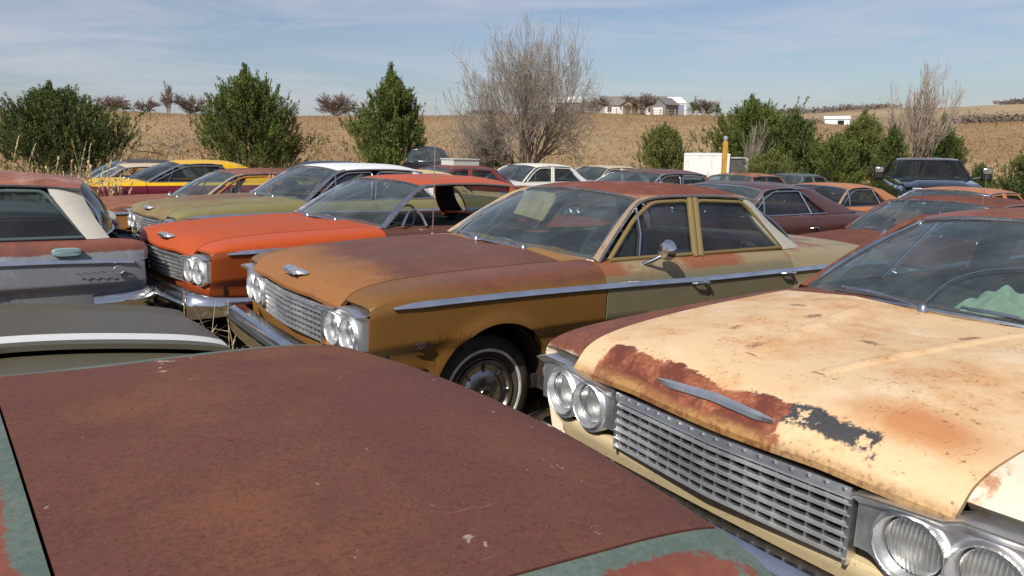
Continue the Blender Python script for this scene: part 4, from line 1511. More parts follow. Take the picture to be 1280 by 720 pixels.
# ---- more of the front row
GRN = (0.235, 0.205, 0.085)
green = dict(body=worn('olive_body', GRN, .1, 0, 51, m_=(0.21, 0.09, 0.05)), hood=worn('olive_hood_browned', GRN, .42, .0, 53, d=(0.15, 0.075, 0.04), m_=(0.20, 0.09, 0.05), soft=.2, chalk=(0.27, 0.29, 0.19),
             extra=lambda c, col, a, b, n: mixc(sstep(c.y.abs() + (a - .5) * .3, .50, .20, 0, .75) * sstep(c.x, .3, .7), col, (0.19, 0.085, 0.05))),
             roof=worn('white_roof', (0.80, 0.81, 0.82), -.15, 0, 55), apillar=CHROME_B, dash=TEAL_DASH)
car('green', 'olive green car with browned hood and clean white roof', green, hi=1, body='hardtop', emblem=emblem_bar, antenna=(1.50, .78, .94, .55))
COP = (0.44, 0.20, 0.060)
copper = dict(body=worn('copper_body', COP, .12, 0, 57, rough=.4), hood=worn('copper_hood_rust', (0.46, 0.20, 0.075), .55, .35, 58, d=(0.18, 0.065, 0.04), m_=(0.27, 0.115, 0.07), soft=.16,
              extra=lambda c, col, a, b, n: mixc(sstep(c.x + (a - .5) * .4, .42, .12, 0, .9), col, (0.70, 0.47, 0.27))),
              fender=worn('copper_fender', COP, .10, .55, 59, m_=(0.29, 0.125, 0.07), zc=(.80, .86)), roof=worn('copper_car_roof', (0.27, 0.125, 0.08), .6, 0, 60, m_=(0.25, 0.11, 0.07)), apillar=worn('copper_pillar', (0.42, 0.33, 0.20), .2, 0, 61))
car('copper', 'copper brown sedan with dull rusted hood and thin roof pillars', copper, hi=1, glass_m=glass('clear_pane', tint=(0.85, 0.88, 0.86), dust=.06), cap='small', whitewall=False)
YEL = (0.80, 0.47, 0.012)
yel_b = worn('yellow_over_maroon', YEL, -.2, 0, 63, fade=.15, rough=.35, extra=lambda c, col, a, b, n: mixc(sstep(c.z, .888, .892), (0.155, 0.018, 0.030), col))
yellow = dict(body=yel_b, hood=worn('yellow_hood', YEL, -.15, 0, 64, rough=.35), roof=worn('yellow_roof', YEL, -.2, 0, 65, rough=.35), apillar=CHROME)
COUPE = Style(cp_top=(3.05, 3.45), cp_bot=(3.42, 4.25), rw_top=3.50, rw_bot=4.20, crown=1.345, zside=1.255, a1=(2.32, 1.25), trunk=(4.30, 5.27))
car('yellow', 'yellow roofed coupe with maroon sides', yellow, hi=1, st=COUPE, body='coupe', trim=False, glass_m=GLASS_DARK, ws_m=GLASS_DARK)

# ---- the row behind
BRN = (0.085, 0.030, 0.022)
brown = dict(body=worn('dark_brown_satin', BRN, .06, 0, 67, m_=(0.14, 0.045, 0.03), rough=.34, coat=.2), apillar=worn('brown_bright_pillar', (0.20, 0.13, 0.11), .1, 0, 68))
car('coupe', 'dark brown fastback coupe with a long bright-edged side window', brown, hi=1, st=COUPE, body='coupe', trim=False, glass_m=GLASS_DARK, ws_m=GLASS_CLEAR)
rr_b = worn('deep_rust_body', (0.16, 0.058, 0.033), .6, 0, 71, orange=.6)
rear_rust = dict(body=rr_b, hood=worn('deep_rust_hood', (0.13, 0.045, 0.028), .7, 0, 72, orange=.8, o=(0.33, 0.12, 0.045)), roof=worn('deep_rust_roof', (0.155, 0.054, 0.034), .7, 0, 73, orange=.3))
car('rear_rust', 'fully rusted brown car behind the cream one, its windscreen edged in chrome', rear_rust, hi=1, body='hardtop', antenna=(1.45, -.80, .95, .85))
white_rust = worn('white_roof_rust_stained', (0.78, 0.74, 0.64), .30, 0, 75, o=(0.46, 0.21, 0.09), m_=(0.36, 0.14, 0.07), soft=.12)
car('pale', 'off white sedan with orange rust stains along its roof', dict(body=worn('offwhite_body', (0.66, 0.64, 0.57), .2, 0, 76), roof=white_rust, cpillar=worn('white_pillar', (0.75, 0.76, 0.73), 0, 0, 77)), hi=0, glass_m=GLASS_DARK)
car('brown_roof', 'brown sedan with a flat purplish rust roof behind the gold one', dict(body=worn('purple_brown_body', (0.15, 0.065, 0.050), .4, 0, 79, m_=(0.18, 0.07, 0.052)), apillar=ALU), hi=1, body='hardtop', glass_m=GLASS_DARK)
TAN = worn('orange_tan_paint', (0.47, 0.185, 0.065), .15, 0, 81, m_=(0.34, 0.13, 0.05))
car('tan', 'orange tan coupe behind the dark brown fastback', dict(body=TAN, apillar=worn('tan_bright_pillar', (0.42, 0.24, 0.15), .1, 0, 82)), hi=1, st=COUPE, body='coupe', trim=False, glass_m=GLASS_DARK, ws_m=GLASS_DARK)
car('apricot', 'apricot and rust roofed sedan in front of the black pickup', dict(body=worn('apricot_body', (0.42, 0.17, 0.07), .3, 0, 83), roof=worn('apricot_roof', (0.46, 0.18, 0.075), .42, 0, 84, m_=(0.30, 0.11, 0.055)), apillar=ALU), hi=1, glass_m=GLASS_DARK)
car('bone', 'bone coloured car mostly hidden behind the rust stained white sedan', dict(body=worn('bone_paint', (0.56, 0.46, 0.32), .3, 0, 85)), hi=0, glass_m=GLASS_DARK)
car('maroon', 'maroon car with a pale metal box lying on its roof', dict(body=worn('maroon_paint', (0.20, 0.045, 0.04), .35, 0, 86, m_=(0.22, 0.075, 0.06))), hi=0, glass_m=GLASS_DARK)
car('butter', 'faded yellow and rust roofed car behind the white roofed one', dict(body=worn('butter_paint', (0.66, 0.50, 0.24), .42, 0, 87, m_=(0.30, 0.11, 0.06))), hi=0, glass_m=GLASS_DARK)
car('navy', 'dark navy car with pale roof edge beside the middle cedar', dict(body=worn('navy_paint', (0.018, 0.028, 0.055), 0, 0, 88, rough=.3), rail=ALU), hi=0, glass_m=GLASS_DARK)
car('rustblack', 'dark car with orange rust along its roof in front of the white trailer', dict(body=worn('black_rust_paint', (0.05, 0.035, 0.03), .30, .0, 89, m_=(0.34, 0.14, 0.055)), roof=worn('orange_rust_roof', (0.36, 0.16, 0.07), .5, 0, 90)), hi=0, glass_m=GLASS_DARK)
car('slate', 'slate green car farthest back near the big cedar clump', dict(body=worn('slate_paint', (0.10, 0.125, 0.12), .15, 0, 91)), hi=0, glass_m=GLASS_DARK)
car('husk', 'stripped dark car with a bare window frame by the left cedar', dict(body=worn('husk_paint', (0.12, 0.09, 0.08), .5, 0, 92), roof=worn('husk_roof', (0.07, 0.05, 0.045), .4, 0, 93), apillar=ALU), hi=0, body='hardtop', side_glass=False)
car('ivory', 'ivory car with bright windscreen frame in tall dry grass', dict(body=worn('ivory_paint', (0.62, 0.54, 0.38), .25, 0, 94), roof=worn('ivory_roof', (0.60, 0.50, 0.33), .3, 0, 95), apillar=ALU, wsmold=ALU), hi=0, body='hardtop', side_glass=False)

# ---- the front row seen from behind
def _scratch(c, col):
    g = c.noise(240, 2, .7, off=70); h = c.noise(95, 3, .7, off=71)
    col = mixc(sstep(g * .6 + h * .4, .52, .66, 0, .55), col, (0.20, 0.086, 0.06))
    col = mixc(sstep(g * .4 + h * .6, .47, .36, 0, .65), col, (0.062, 0.023, 0.018))
    col = mixc(sstep(c.noise(7, 5, .7, .4, off=73), .60, .72, 0, .5), col, (0.085, 0.036, 0.030))
    sc = sstep(c.noise(6, 2, .5, .2, off=75, stretch=(1, 14, 1)), .735, .76) * sstep(c.noise(2, 2, .5, off=76), .5, .6)
    return mixc(sc * .22, col, (0.36, 0.23, 0.19))


LID_A = worn('purple_brown_rust_lid', (0.132, 0.048, 0.034), .55, 0, 101, d=(0.108, 0.038, 0.028), m_=(0.158, 0.057, 0.041), o=(0.25, 0.10, 0.04), orange=.22, soft=.22, rough=.62,
             extra=lambda c, col, a, b, n: _scratch(c, mixc(sstep(c.noise(26, 3, .6, .8, off=60, stretch=(1, .6, 1)) * .55 + c.noise(4.2, 2, .5, off=61) * .45, .635, .665, 0, .75), mixc(sstep(c.noise(1.6, 5, .6, off=50) * .7 + n * .3, .50, .66, 0, .7), col, (0.205, 0.082, 0.034)), (0.46, 0.36, 0.31))))
for _n in LID_A.node_tree.nodes:
    if _n.type == 'BUMP': _n.inputs['Strength'].default_value = .35


def _teal(c, col, a, b, n):
    t = mixc(sstep(b * .5 + n * .5, .42, .62), (0.098, 0.135, 0.112), (0.150, 0.185, 0.155))
    t = mixc(sstep(b * .4 + n * .6, .57, .68, 0, .7), t, (0.17, 0.095, 0.06))
    q = X.math('SQRT', (c.x - 4.80) * (c.x - 4.80) * 3.2 + (c.y + .93) * (c.y + .93) * 60)
    m = sstep(q + (b - .5) * 1.1 + (a - .5) * .5, .62, .57).max(sstep(c.x + (b - .5) * .09 + (a - .5) * .10, 4.095, 4.085))
    r_ = mixc(sstep(b, .35, .65), (0.19, 0.058, 0.038), (0.26, 0.088, 0.055))
    return mixc(m, t, r_)


TEAL_A = worn('teal_paint_with_red_rust', (0.17, 0.25, 0.22), -.3, 0, 104, extra=_teal, rough=.55)
trunk_st = Style(trunk=(4.125, 5.27), lid_half=(.735, .83), cp_bot=(3.5, 3.8), rw_bot=3.95)
car('trunk', 'teal car with a plain purplish brown rusted trunk lid, nearest the camera', dict(body=TEAL_A, trunk=LID_A, hood=LID_A, roof=LID_A), st=trunk_st, hi=2, trim=False)
OLV = worn('dull_olive_paint', (0.105, 0.095, 0.062), .1, 0, 107, rough=.4)
STRIPE = worn('olive_lid_white_stripe', (0.10, 0.088, 0.060), .22, 0, 108, rough=.4, m_=(0.13, 0.075, 0.05), extra=lambda c, col, a, b, n: mixc(sstep(c.y, -.325, -.321) * sstep(c.y, -.198, -.202) * sstep(b * .5 + n * .5, .70, .60), col, (0.74, 0.74, 0.72)))
stripe_st = Style(tail_drop=.075, lid_lift=.040, lid_half=(.47, .50))
stripe_st.T[7:, 7:, 1] -= .036
car('stripe', 'olive car with a white stripe along its trunk lid', dict(body=OLV, trunk=STRIPE), hi=2, st=stripe_st, trim=False)
GREY = worn('bare_grey_body', (0.29, 0.305, 0.33), .16, 0, 111, m_=(0.20, 0.10, 0.075), chalk=(0.42, 0.425, 0.43), fade=.9,
            extra=lambda c, col, a, b, n: mixc(sstep(c.z + (a - .5) * .05 + (b - .5) * .03, .835, .85), mixc(sstep(n * .5 + b * .5, .66, .72), col, (.05, .05, .05)), mixc(sstep(b * .6 + a * .4, .44, .60), (0.24, 0.085, 0.055), (0.17, 0.075, 0.06))))
W_ROOF = worn('wagon_rust_roof', (0.33, 0.125, 0.075), .45, 0, 113, m_=(0.30, 0.11, 0.07), chalk=(0.58, 0.42, 0.33))
W_PIL = worn('wagon_white_pillar', (0.66, 0.62, 0.52), .10, 0, 115, chalk=(0.70, 0.69, 0.66), m_=(0.33, 0.19, 0.10))
wag = Style(cp_top=(4.58, 4.80), cp_bot=(4.80, 4.96), rw_top=4.86, rw_bot=5.06, roof_rear=4.8, crown=1.43, zside=1.31)
wag.T[7:, 6, 0] = [.866, .862, .852, .835, .82]; wag.T[7:, 5, 0] = [.945, .94, .925, .905, .885]
wag.T[7:, 6, 1] = [.945, .943, .938, .92, .88]; wag.T[7:, 5, 1] = [.905, .903, .90, .885, .845]
r_w, _ = car('wagon', 'grey station wagon with rusty roof and chalky white rear pillar', dict(body=GREY, roof=W_ROOF, cpillar=W_PIL, frame=worn('teal_grey_frame', (0.09, 0.125, 0.125), .1, 0, 116), rail=chrome('blue_grey_rail', 118, .3, tone=(.30, .34, .40))),
             hi=2, st=wag, body='wagon', glass_m=GLASS_DARK, name='parked_wagon')
fd = MB()
a_ = np.linspace(0, 2 * np.pi, 28, endpoint=False)
ex, ez = np.sign(np.cos(a_)) * np.abs(np.cos(a_)) ** .6 * .095, np.sign(np.sin(a_)) * np.abs(np.sin(a_)) ** .7 * .030
ring = lambda k, y: np.stack([4.66 + ex * k, np.full(28, y), .858 + ez * k + (0)], -1)
fd.grid(np.stack([ring(1.0, -.955), ring(1.0, -.992), ring(.93, -.997), ring(.05, -.999)], 1), closed_u=True)
fd.build('fuel_filler_flap', worn('pale_teal_flap', (0.27, 0.40, 0.41), -.2, 0, 119), r_w)
bd = MB()
y_ = -1.0
ar = np.linspace(0, 2 * np.pi, 21)
bd.tube(np.stack([4.99 + .034 * np.cos(ar), np.full(21, -.978), .705 + .030 * np.sin(ar)], -1), .006, 6, caps=False)
bd.tube([(4.962, -.982, .705), (5.018, -.978, .705)], .005, 6)
t_ = np.linspace(0, 1, 60)
bd.tube(np.stack([4.70 + .22 * t_, -.992 + .008 * t_, .690 + .007 * np.sin(t_ * 26) * (1 - .3 * t_) + .008 * t_], -1), .0028, 5)
bd.build('script_badge', CHROME_B, r_w)
car('faded', 'blue grey car with a pale chalky trunk lid behind the wagon', dict(body=worn('blue_grey_body', (0.10, 0.115, 0.14), .1, 0, 121), trunk=worn('pale_chalk_lid', (0.52, 0.50, 0.43), .05, 0, 122), deck=worn('pale_deck', (0.50, 0.48, 0.42), .05, 0, 123)), hi=1, st=Style(tail_drop=.04, lid_lift=.03))
car('utility', 'black high roofed utility car beside the slim cedar', dict(body=worn('black_utility_paint', (0.012, 0.012, 0.014), -.3, 0, 125, rough=.25)), hi=0, st=wag, body='wagon', glass_m=GLASS_DARK, name='parked_wagon', trim=False)
for _o in list(COL.objects):
    if _o.get('label') == 'black high roofed utility car beside the slim cedar':
        _o.scale = (.95, .98, 1.30)

# ---- loose things lying in and on the cars
def place_on(root, loc):
    bpy.context.view_layer.update()
    return root.matrix_world @ Vector(loc)


def cloth_on_dash():
    mb = MB()
    nu, nv = 70, 50
    u = np.linspace(0, 1, nu)[:, None]; v = np.linspace(0, 1, nv)[None]
    rr = np.random.default_rng(3)
    ph = rr.uniform(0, 6.28, 8)
    hx = .11 * np.sin(np.pi * u) ** .5 * np.sin(np.pi * v) ** .55
    hx = hx * (1 + .18 * np.sin(9 * u + 5 * v + ph[0]) + .18 * np.sin(17 * v - 6 * u + ph[1]) + .10 * np.sin(31 * u + 11 * v + ph[2]))
    wob = .02 * np.sin(6.3 * u * 2 + ph[3])
    G = np.stack([(v - .5) * .22 + wob + 0 * u, (u - .5) * .40 + .02 * np.sin(12.6 * v + ph[4]), hx], -1)
    mb.grid(G)
    B = G.copy(); B[..., 2] = -.001
    mb.grid(B, flip=True)
    o = mb.build('crumpled_cloth', material('mint_green_cloth', lambda c: dict(col=mixc(sstep(c.noise(14, 4), .35, .7), (0.36, 0.47, 0.29), (0.47, 0.57, 0.40)), bump=c.noise(25, 4)), rough=.9, bump=.3, bump_dist=.01), None, angle=None)
    o.matrix_world = r_cream.matrix_world @ Matrix.Translation((1.90, -.08, .943)) @ Matrix.Rotation(.3, 4, 'Z')
    tag(o, 'crumpled mint green cloth on the dashboard of the cream car', 'cloth')


bpy.context.view_layer.update()
cloth_on_dash()
_r = [o for o in COL.objects if o.get('label', '').startswith('maroon car')][0]
bx_ = MB(); bx_.box(-.35, .35, -.28, .28, 0, .13); bx_.box(-.37, .37, -.30, .30, .13, .155)
o = bx_.build('metal_box', material('pale_green_metal', (0.56, 0.60, 0.54), rough=.5), None, smooth=False)
o.matrix_world = _r.matrix_world @ Matrix.Translation((2.9, 0, 1.392)); tag(o, 'pale grey green metal box lying on the maroon car roof', 'box')


# ------------------------------------------------------------------ the black pickup
def build_pickup():
    X0, Y0, a, zo = PICKUP_POSE
    root = empty('pickup_truck', (X0, Y0, float(plane_z(X0, Y0)) + zo)); root.rotation_euler = (0, 0, a)
    tag(root, 'black crew cab pickup with tow mirrors and chrome grille', 'pickup truck')
    blk = material('gloss_black_paint', (0.008, 0.011, 0.019), rough=.12, coat=.8)
    trimm = material('black_plastic', (0.012, 0.012, 0.013), rough=.5)

    def loft(name, secs, mat, n=24, p=4.0):
        """body along x from rounded-rectangle sections (x, half width bottom, half width top, z0, z1)"""
        mb = MB(); a_ = np.linspace(0, 2 * np.pi, n, endpoint=False)
        cx = np.sign(np.cos(a_)) * np.abs(np.cos(a_)) ** (2 / p); cz = np.sign(np.sin(a_)) * np.abs(np.sin(a_)) ** (2 / p)
        R = []
        for x, wb, wt_, z0, z1 in secs:
            w = wb + (wt_ - wb) * (cz + 1) / 2
            R.append(np.stack([np.full(n, x), cx * w, (z0 + z1) / 2 + cz * (z1 - z0) / 2], -1))
        G = np.array(R)
        fs = []
        mb.grid(np.concatenate([G, G[:, :1]], 1))
        mb.add(G[0], [tuple(range(n))]); mb.add(G[-1], [tuple(range(n))[::-1]])
        return mb.build(name, mat, root, angle=40)
    loft('front_body', [(.02, .90, .88, .62, 1.32), (.10, .99, .95, .55, 1.39), (.6, 1.01, .97, .50, 1.44), (1.5, 1.01, .97, .50, 1.47), (1.75, 1.01, .97, .50, 1.45)], blk)
    loft('cab_body', [(1.70, 1.01, .97, .48, 1.45), (4.05, 1.01, .98, .48, 1.47)], blk)
    loft('bed', [(4.10, 1.01, .99, .55, 1.40), (6.05, 1.01, .99, .58, 1.40), (6.10, .98, .97, .60, 1.38)], blk)
    hm = MB()
    y = np.linspace(-.82, .82, 21)
    G = np.stack([np.stack([np.full(21, x), y, z + b * (np.abs(y) < .55) + .03 * (1 - (y / .82) ** 2)], -1) for x, z, b in ((.06, 1.36, 0), (.2, 1.41, .02), (.7, 1.455, .035), (1.3, 1.48, .03), (1.72, 1.50, .0))])
    hm.grid(G); hm.build('hood', blk, root)
    # cab greenhouse
    yb, yt = .93, .74
    zb, zt = 1.47, 1.95
    P = lambda x, s, t: (x, s * (yb + (yt - yb) * t), zb + (zt - zb) * t)
    rf = MB()
    G = []
    for x, dz in ((2.42, -.03), (2.55, .0), (3.1, .02), (3.7, .01), (3.92, -.02)):
        yy = np.linspace(-1, 1, 15)
        G.append(np.stack([np.full(15, x), yy * yt, zt + dz + .035 * (1 - np.abs(yy) ** 4)], -1))
    panel(rf, np.array(G), np.array([0, 0, 1.0]), .05); rf.build('roof', blk, root)
    for s in (-1, 1):
        for b0, b1, w in ((1.74, 2.46, .07), (2.86, 2.95, .08), (3.96, 3.88, .12)):
            pl = MB()
            q = [P(b0, s, 0), P(b0 + w, s, 0), P(b1 + w, s, 1.0), P(b1, s, 1.0)]
            r2 = [(x, y_ - s * .05, z) for x, y_, z in q]
            pl.hexa([q[0], q[1], r2[1], r2[0], q[3], q[2], r2[2], r2[3]])
            pl.build('cab_pillar', blk, root, smooth=False)
    gl = glass('privacy_glass', tint=(0.16, 0.19, 0.21), dust=.02)
    wm = MB(); yy = np.linspace(-1, 1, 11)
    G = np.stack([np.stack([1.74 + .14 * yy ** 2 - .08 + (.72) * t + 0 * yy, yy * (yb - .02 + (yt - yb) * t), np.full(11, zb + .01 + (zt - zb) * t)], -1) for t in np.linspace(0, 1, 6)])
    wm.grid(G); o = wm.build('windscreen', gl, root, recalc=False)
    if o.data.polygons[0].normal.x > 0: o.data.flip_normals()
    for s in (-1, 1):
        for b0, b1, c0, c1 in ((1.86, 2.86, 2.50, 2.94), (2.96, 3.94, 3.04, 3.86)):
            wn = MB(); q = [P(b0, s, .02), P(b1, s, .02), P(c1, s, .96), P(c0, s, .96)]
            wn.add([(x, y_ - s * .02, z) for x, y_, z in q], [(0, 1, 2, 3) if s < 0 else (3, 2, 1, 0)]); wn.build('side_window', gl, root, smooth=False, recalc=False)
        mm = MB()
        mm.tube([(1.92, s * .95, 1.50), (1.90, s * 1.16, 1.54)], .03, 8); mm.build('mirror_arm', trimm, root)
        mh = MB(); mh.box(1.80, 1.96, s * 1.24 - .12, s * 1.24 + .12, 1.46, 1.80)
        oo = mh.build('tow_mirror', trimm, root); md = oo.modifiers.new('round', 'BEVEL'); md.width = .04; md.segments = 3
        mc = MB(); mc.box(1.785, 1.83, s * 1.24 - .105, s * 1.24 + .105, 1.63, 1.78)
        oo = mc.build('mirror_cap', CHROME, root); md = oo.modifiers.new('round', 'BEVEL'); md.width = .02; md.segments = 2
        hd = MB(); hd.box(-.01, .12, s * .82 - .13, s * .82 + .13, .92, 1.16); oo = hd.build('headlight', LENS, root); md = oo.modifiers.new('round', 'BEVEL'); md.width = .03; md.segments = 2
        for x in (1.05, 4.95):
            w = empty('wheel', (x, s * .86, .42)); w.parent = root
            t = MB(); t.lathe([(.26, -.12), (.38, -.13), (.415, -.09), (.42, 0), (.415, .09), (.38, .13), (.26, .12)], (0, 0, 0), n=28); t.build('tyre', RUBBER, w)
            t = MB(); t.lathe([(.265, s * .11), (.22, s * .08), (.10, s * .10), (.001, s * .10)], (0, 0, 0), n=28); t.build('rim', ALU, w)
    gr = MB()
    gr.box(-.03, .08, -.66, .66, 1.22, 1.36); gr.box(-.02, .06, -.68, .68, .80, .86)
    for z in (.92, .99, 1.06, 1.13): gr.box(-.015, .05, -.66, .66, z - .015, z + .015)
    for y_ in (-.67, .67): gr.box(-.02, .06, y_ - .02, y_ + .02, .80, 1.30)
    oo = gr.build('grille', CHROME, root); md = oo.modifiers.new('round', 'BEVEL'); md.width = .012; md.segments = 2
    bm_ = MB(); bm_.box(-.14, .16, -.98, .98, .50, .76); oo = bm_.build('front_bumper', CHROME, root); md = oo.modifiers.new('round', 'BEVEL'); md.width = .05; md.segments = 3
    lm = MB()
    for y_ in (-.5, -.25, 0, .25, .5): lm.box(2.52, 2.60, y_ - .035, y_ + .035, 1.965, 1.985)
    lm.build('roof_marker_lamp', AMBER, root)


build_pickup()


# ------------------------------------------------------------------ white trailer, yellow post
def rot_box(mb, c, ax, hx, hy, z0, z1):
    ca, sa = math.cos(ax), math.sin(ax)
    f = lambda x, y, z: (c[0] + ca * x - sa * y, c[1] + sa * x + ca * y, z)
    mb.hexa([f(-hx, -hy, z0), f(hx, -hy, z0), f(hx, hy, z0), f(-hx, hy, z0), f(-hx, -hy, z1), f(hx, -hy, z1), f(hx, hy, z1), f(-hx, hy, z1)])


x, y, z = at_px(884, 0, 30)
root = empty('box_trailer', (x, y, z)); root.rotation_euler = (0, 0, math.radians(-14))
tag(root, 'white box trailer parked among the cedars', 'trailer')
WH = material('white_trailer_skin', lambda c: mixc(sstep(c.noise(3, 6, .7, .4, stretch=(1, 1, .4)), .5, .7, 0, .7), (0.78, 0.78, 0.76), (0.46, 0.42, 0.36)), rough=.5)
DK = material('dark_trailer_end', lambda c: mixc(c.noise(4, 5), (0.03, 0.03, 0.03), (0.12, 0.11, 0.10)), rough=.8)
m_ = MB(); m_.box(-.98, .78, -1.0, 1.0, .55, 1.58)
o = m_.build('box', WH, root); md = o.modifiers.new('r', 'BEVEL'); md.width = .03; md.segments = 2
m_ = MB()
for q in (-.5, -.05, .4): m_.box(q - .012, q + .012, -1.008, -1.0, .57, 1.56)
m_.box(-.99, .79, -1.012, -1.0, 1.52, 1.56); m_.box(-.99, .79, -1.012, -1.0, .56, .60)
m_.build('seam_strip', WH, root, smooth=False)
m_ = MB(); m_.box(.80, 1.45, -.95, .95, .50, 1.42); m_.build('dark_front', DK, root, smooth=False)
m_ = MB(); m_.box(1.36, 1.46, -1.0, -.955, .52, 1.46); m_.box(.82, 1.46, -1.0, -.955, 1.40, 1.46); m_.build('end_frame', ALU, root, smooth=False)
for s in (-1, 1):
    m_ = MB(); m_.lathe([(.16, -.1), (.30, -.1), (.32, 0), (.30, .1), (.16, .1), (.001, .06)], (-.1, s * .85, .32), n=20); m_.build('wheel', RUBBER, root)
m_ = MB(); m_.box(-.9, 1.4, -.7, .7, .42, .55); m_.build('trailer_frame', UNDER, root, smooth=False)

x, y, z = at_px(902, 0, 25.5)
root = empty('marker_post', (x, y, z)); tag(root, 'tall yellow post with a small lamp on top before the white trailer', 'post')
m_ = MB(); m_.box(-.075, .075, -.075, .075, 0, 2.32)
o = m_.build('post', material('yellow_post_paint', lambda c: mixc(sstep(c.noise(5, 5), .45, .7), (0.52, 0.30, 0.03), (0.34, 0.17, 0.04)), rough=.6), root); md = o.modifiers.new('r', 'BEVEL'); md.width = .012
m_ = MB(); m_.lathe([(.001, 2.32), (.05, 2.32), (.05, 2.37), (.085, 2.39), (.085, 2.46), (.05, 2.50), (.001, 2.505)], (0, 0, 0), axis='z', n=16); m_.build('lamp_head', ALU, root)


# ------------------------------------------------------------------ trees
BARK = material('grey_bark', lambda c: dict(col=mixc(c.noise(3, 5), (0.13, 0.10, 0.075), (0.24, 0.19, 0.145)), bump=c.noise(12, 4)), rough=.9, bump=.4)
TWIG = material('pale_dry_twigs', lambda c: mixc(c.noise(.9, 3), (0.26, 0.215, 0.175), (0.41, 0.355, 0.295)), rough=.9)
TWIG_R = material('reddish_far_twigs', lambda c: mixc(c.noise(.3, 3), (0.15, 0.10, 0.08), (0.25, 0.185, 0.155)), rough=.9)


def leaf_mat(name, lo, hi, tip):
    def fn(c):
        n = c.noise(1.1, 3, .6); k = c.noise(9, 3, .7, off=4)
        return mixc(sstep(k, .55, .75, 0, .6), mixc(sstep(n * .6 + k * .4, .34, .66), lo, hi), tip)
    return material(name, fn, rough=.65, spec=.3)


CEDAR = leaf_mat('cedar_green', (0.060, 0.086, 0.020), (0.155, 0.195, 0.040), (0.27, 0.29, 0.075))
CEDAR_Y = leaf_mat('cedar_yellow_green', (0.085, 0.110, 0.030), (0.20, 0.21, 0.055), (0.32, 0.31, 0.09))
CEDAR_B = leaf_mat('cedar_deep', (0.048, 0.074, 0.020), (0.125, 0.165, 0.040), (0.22, 0.245, 0.065))


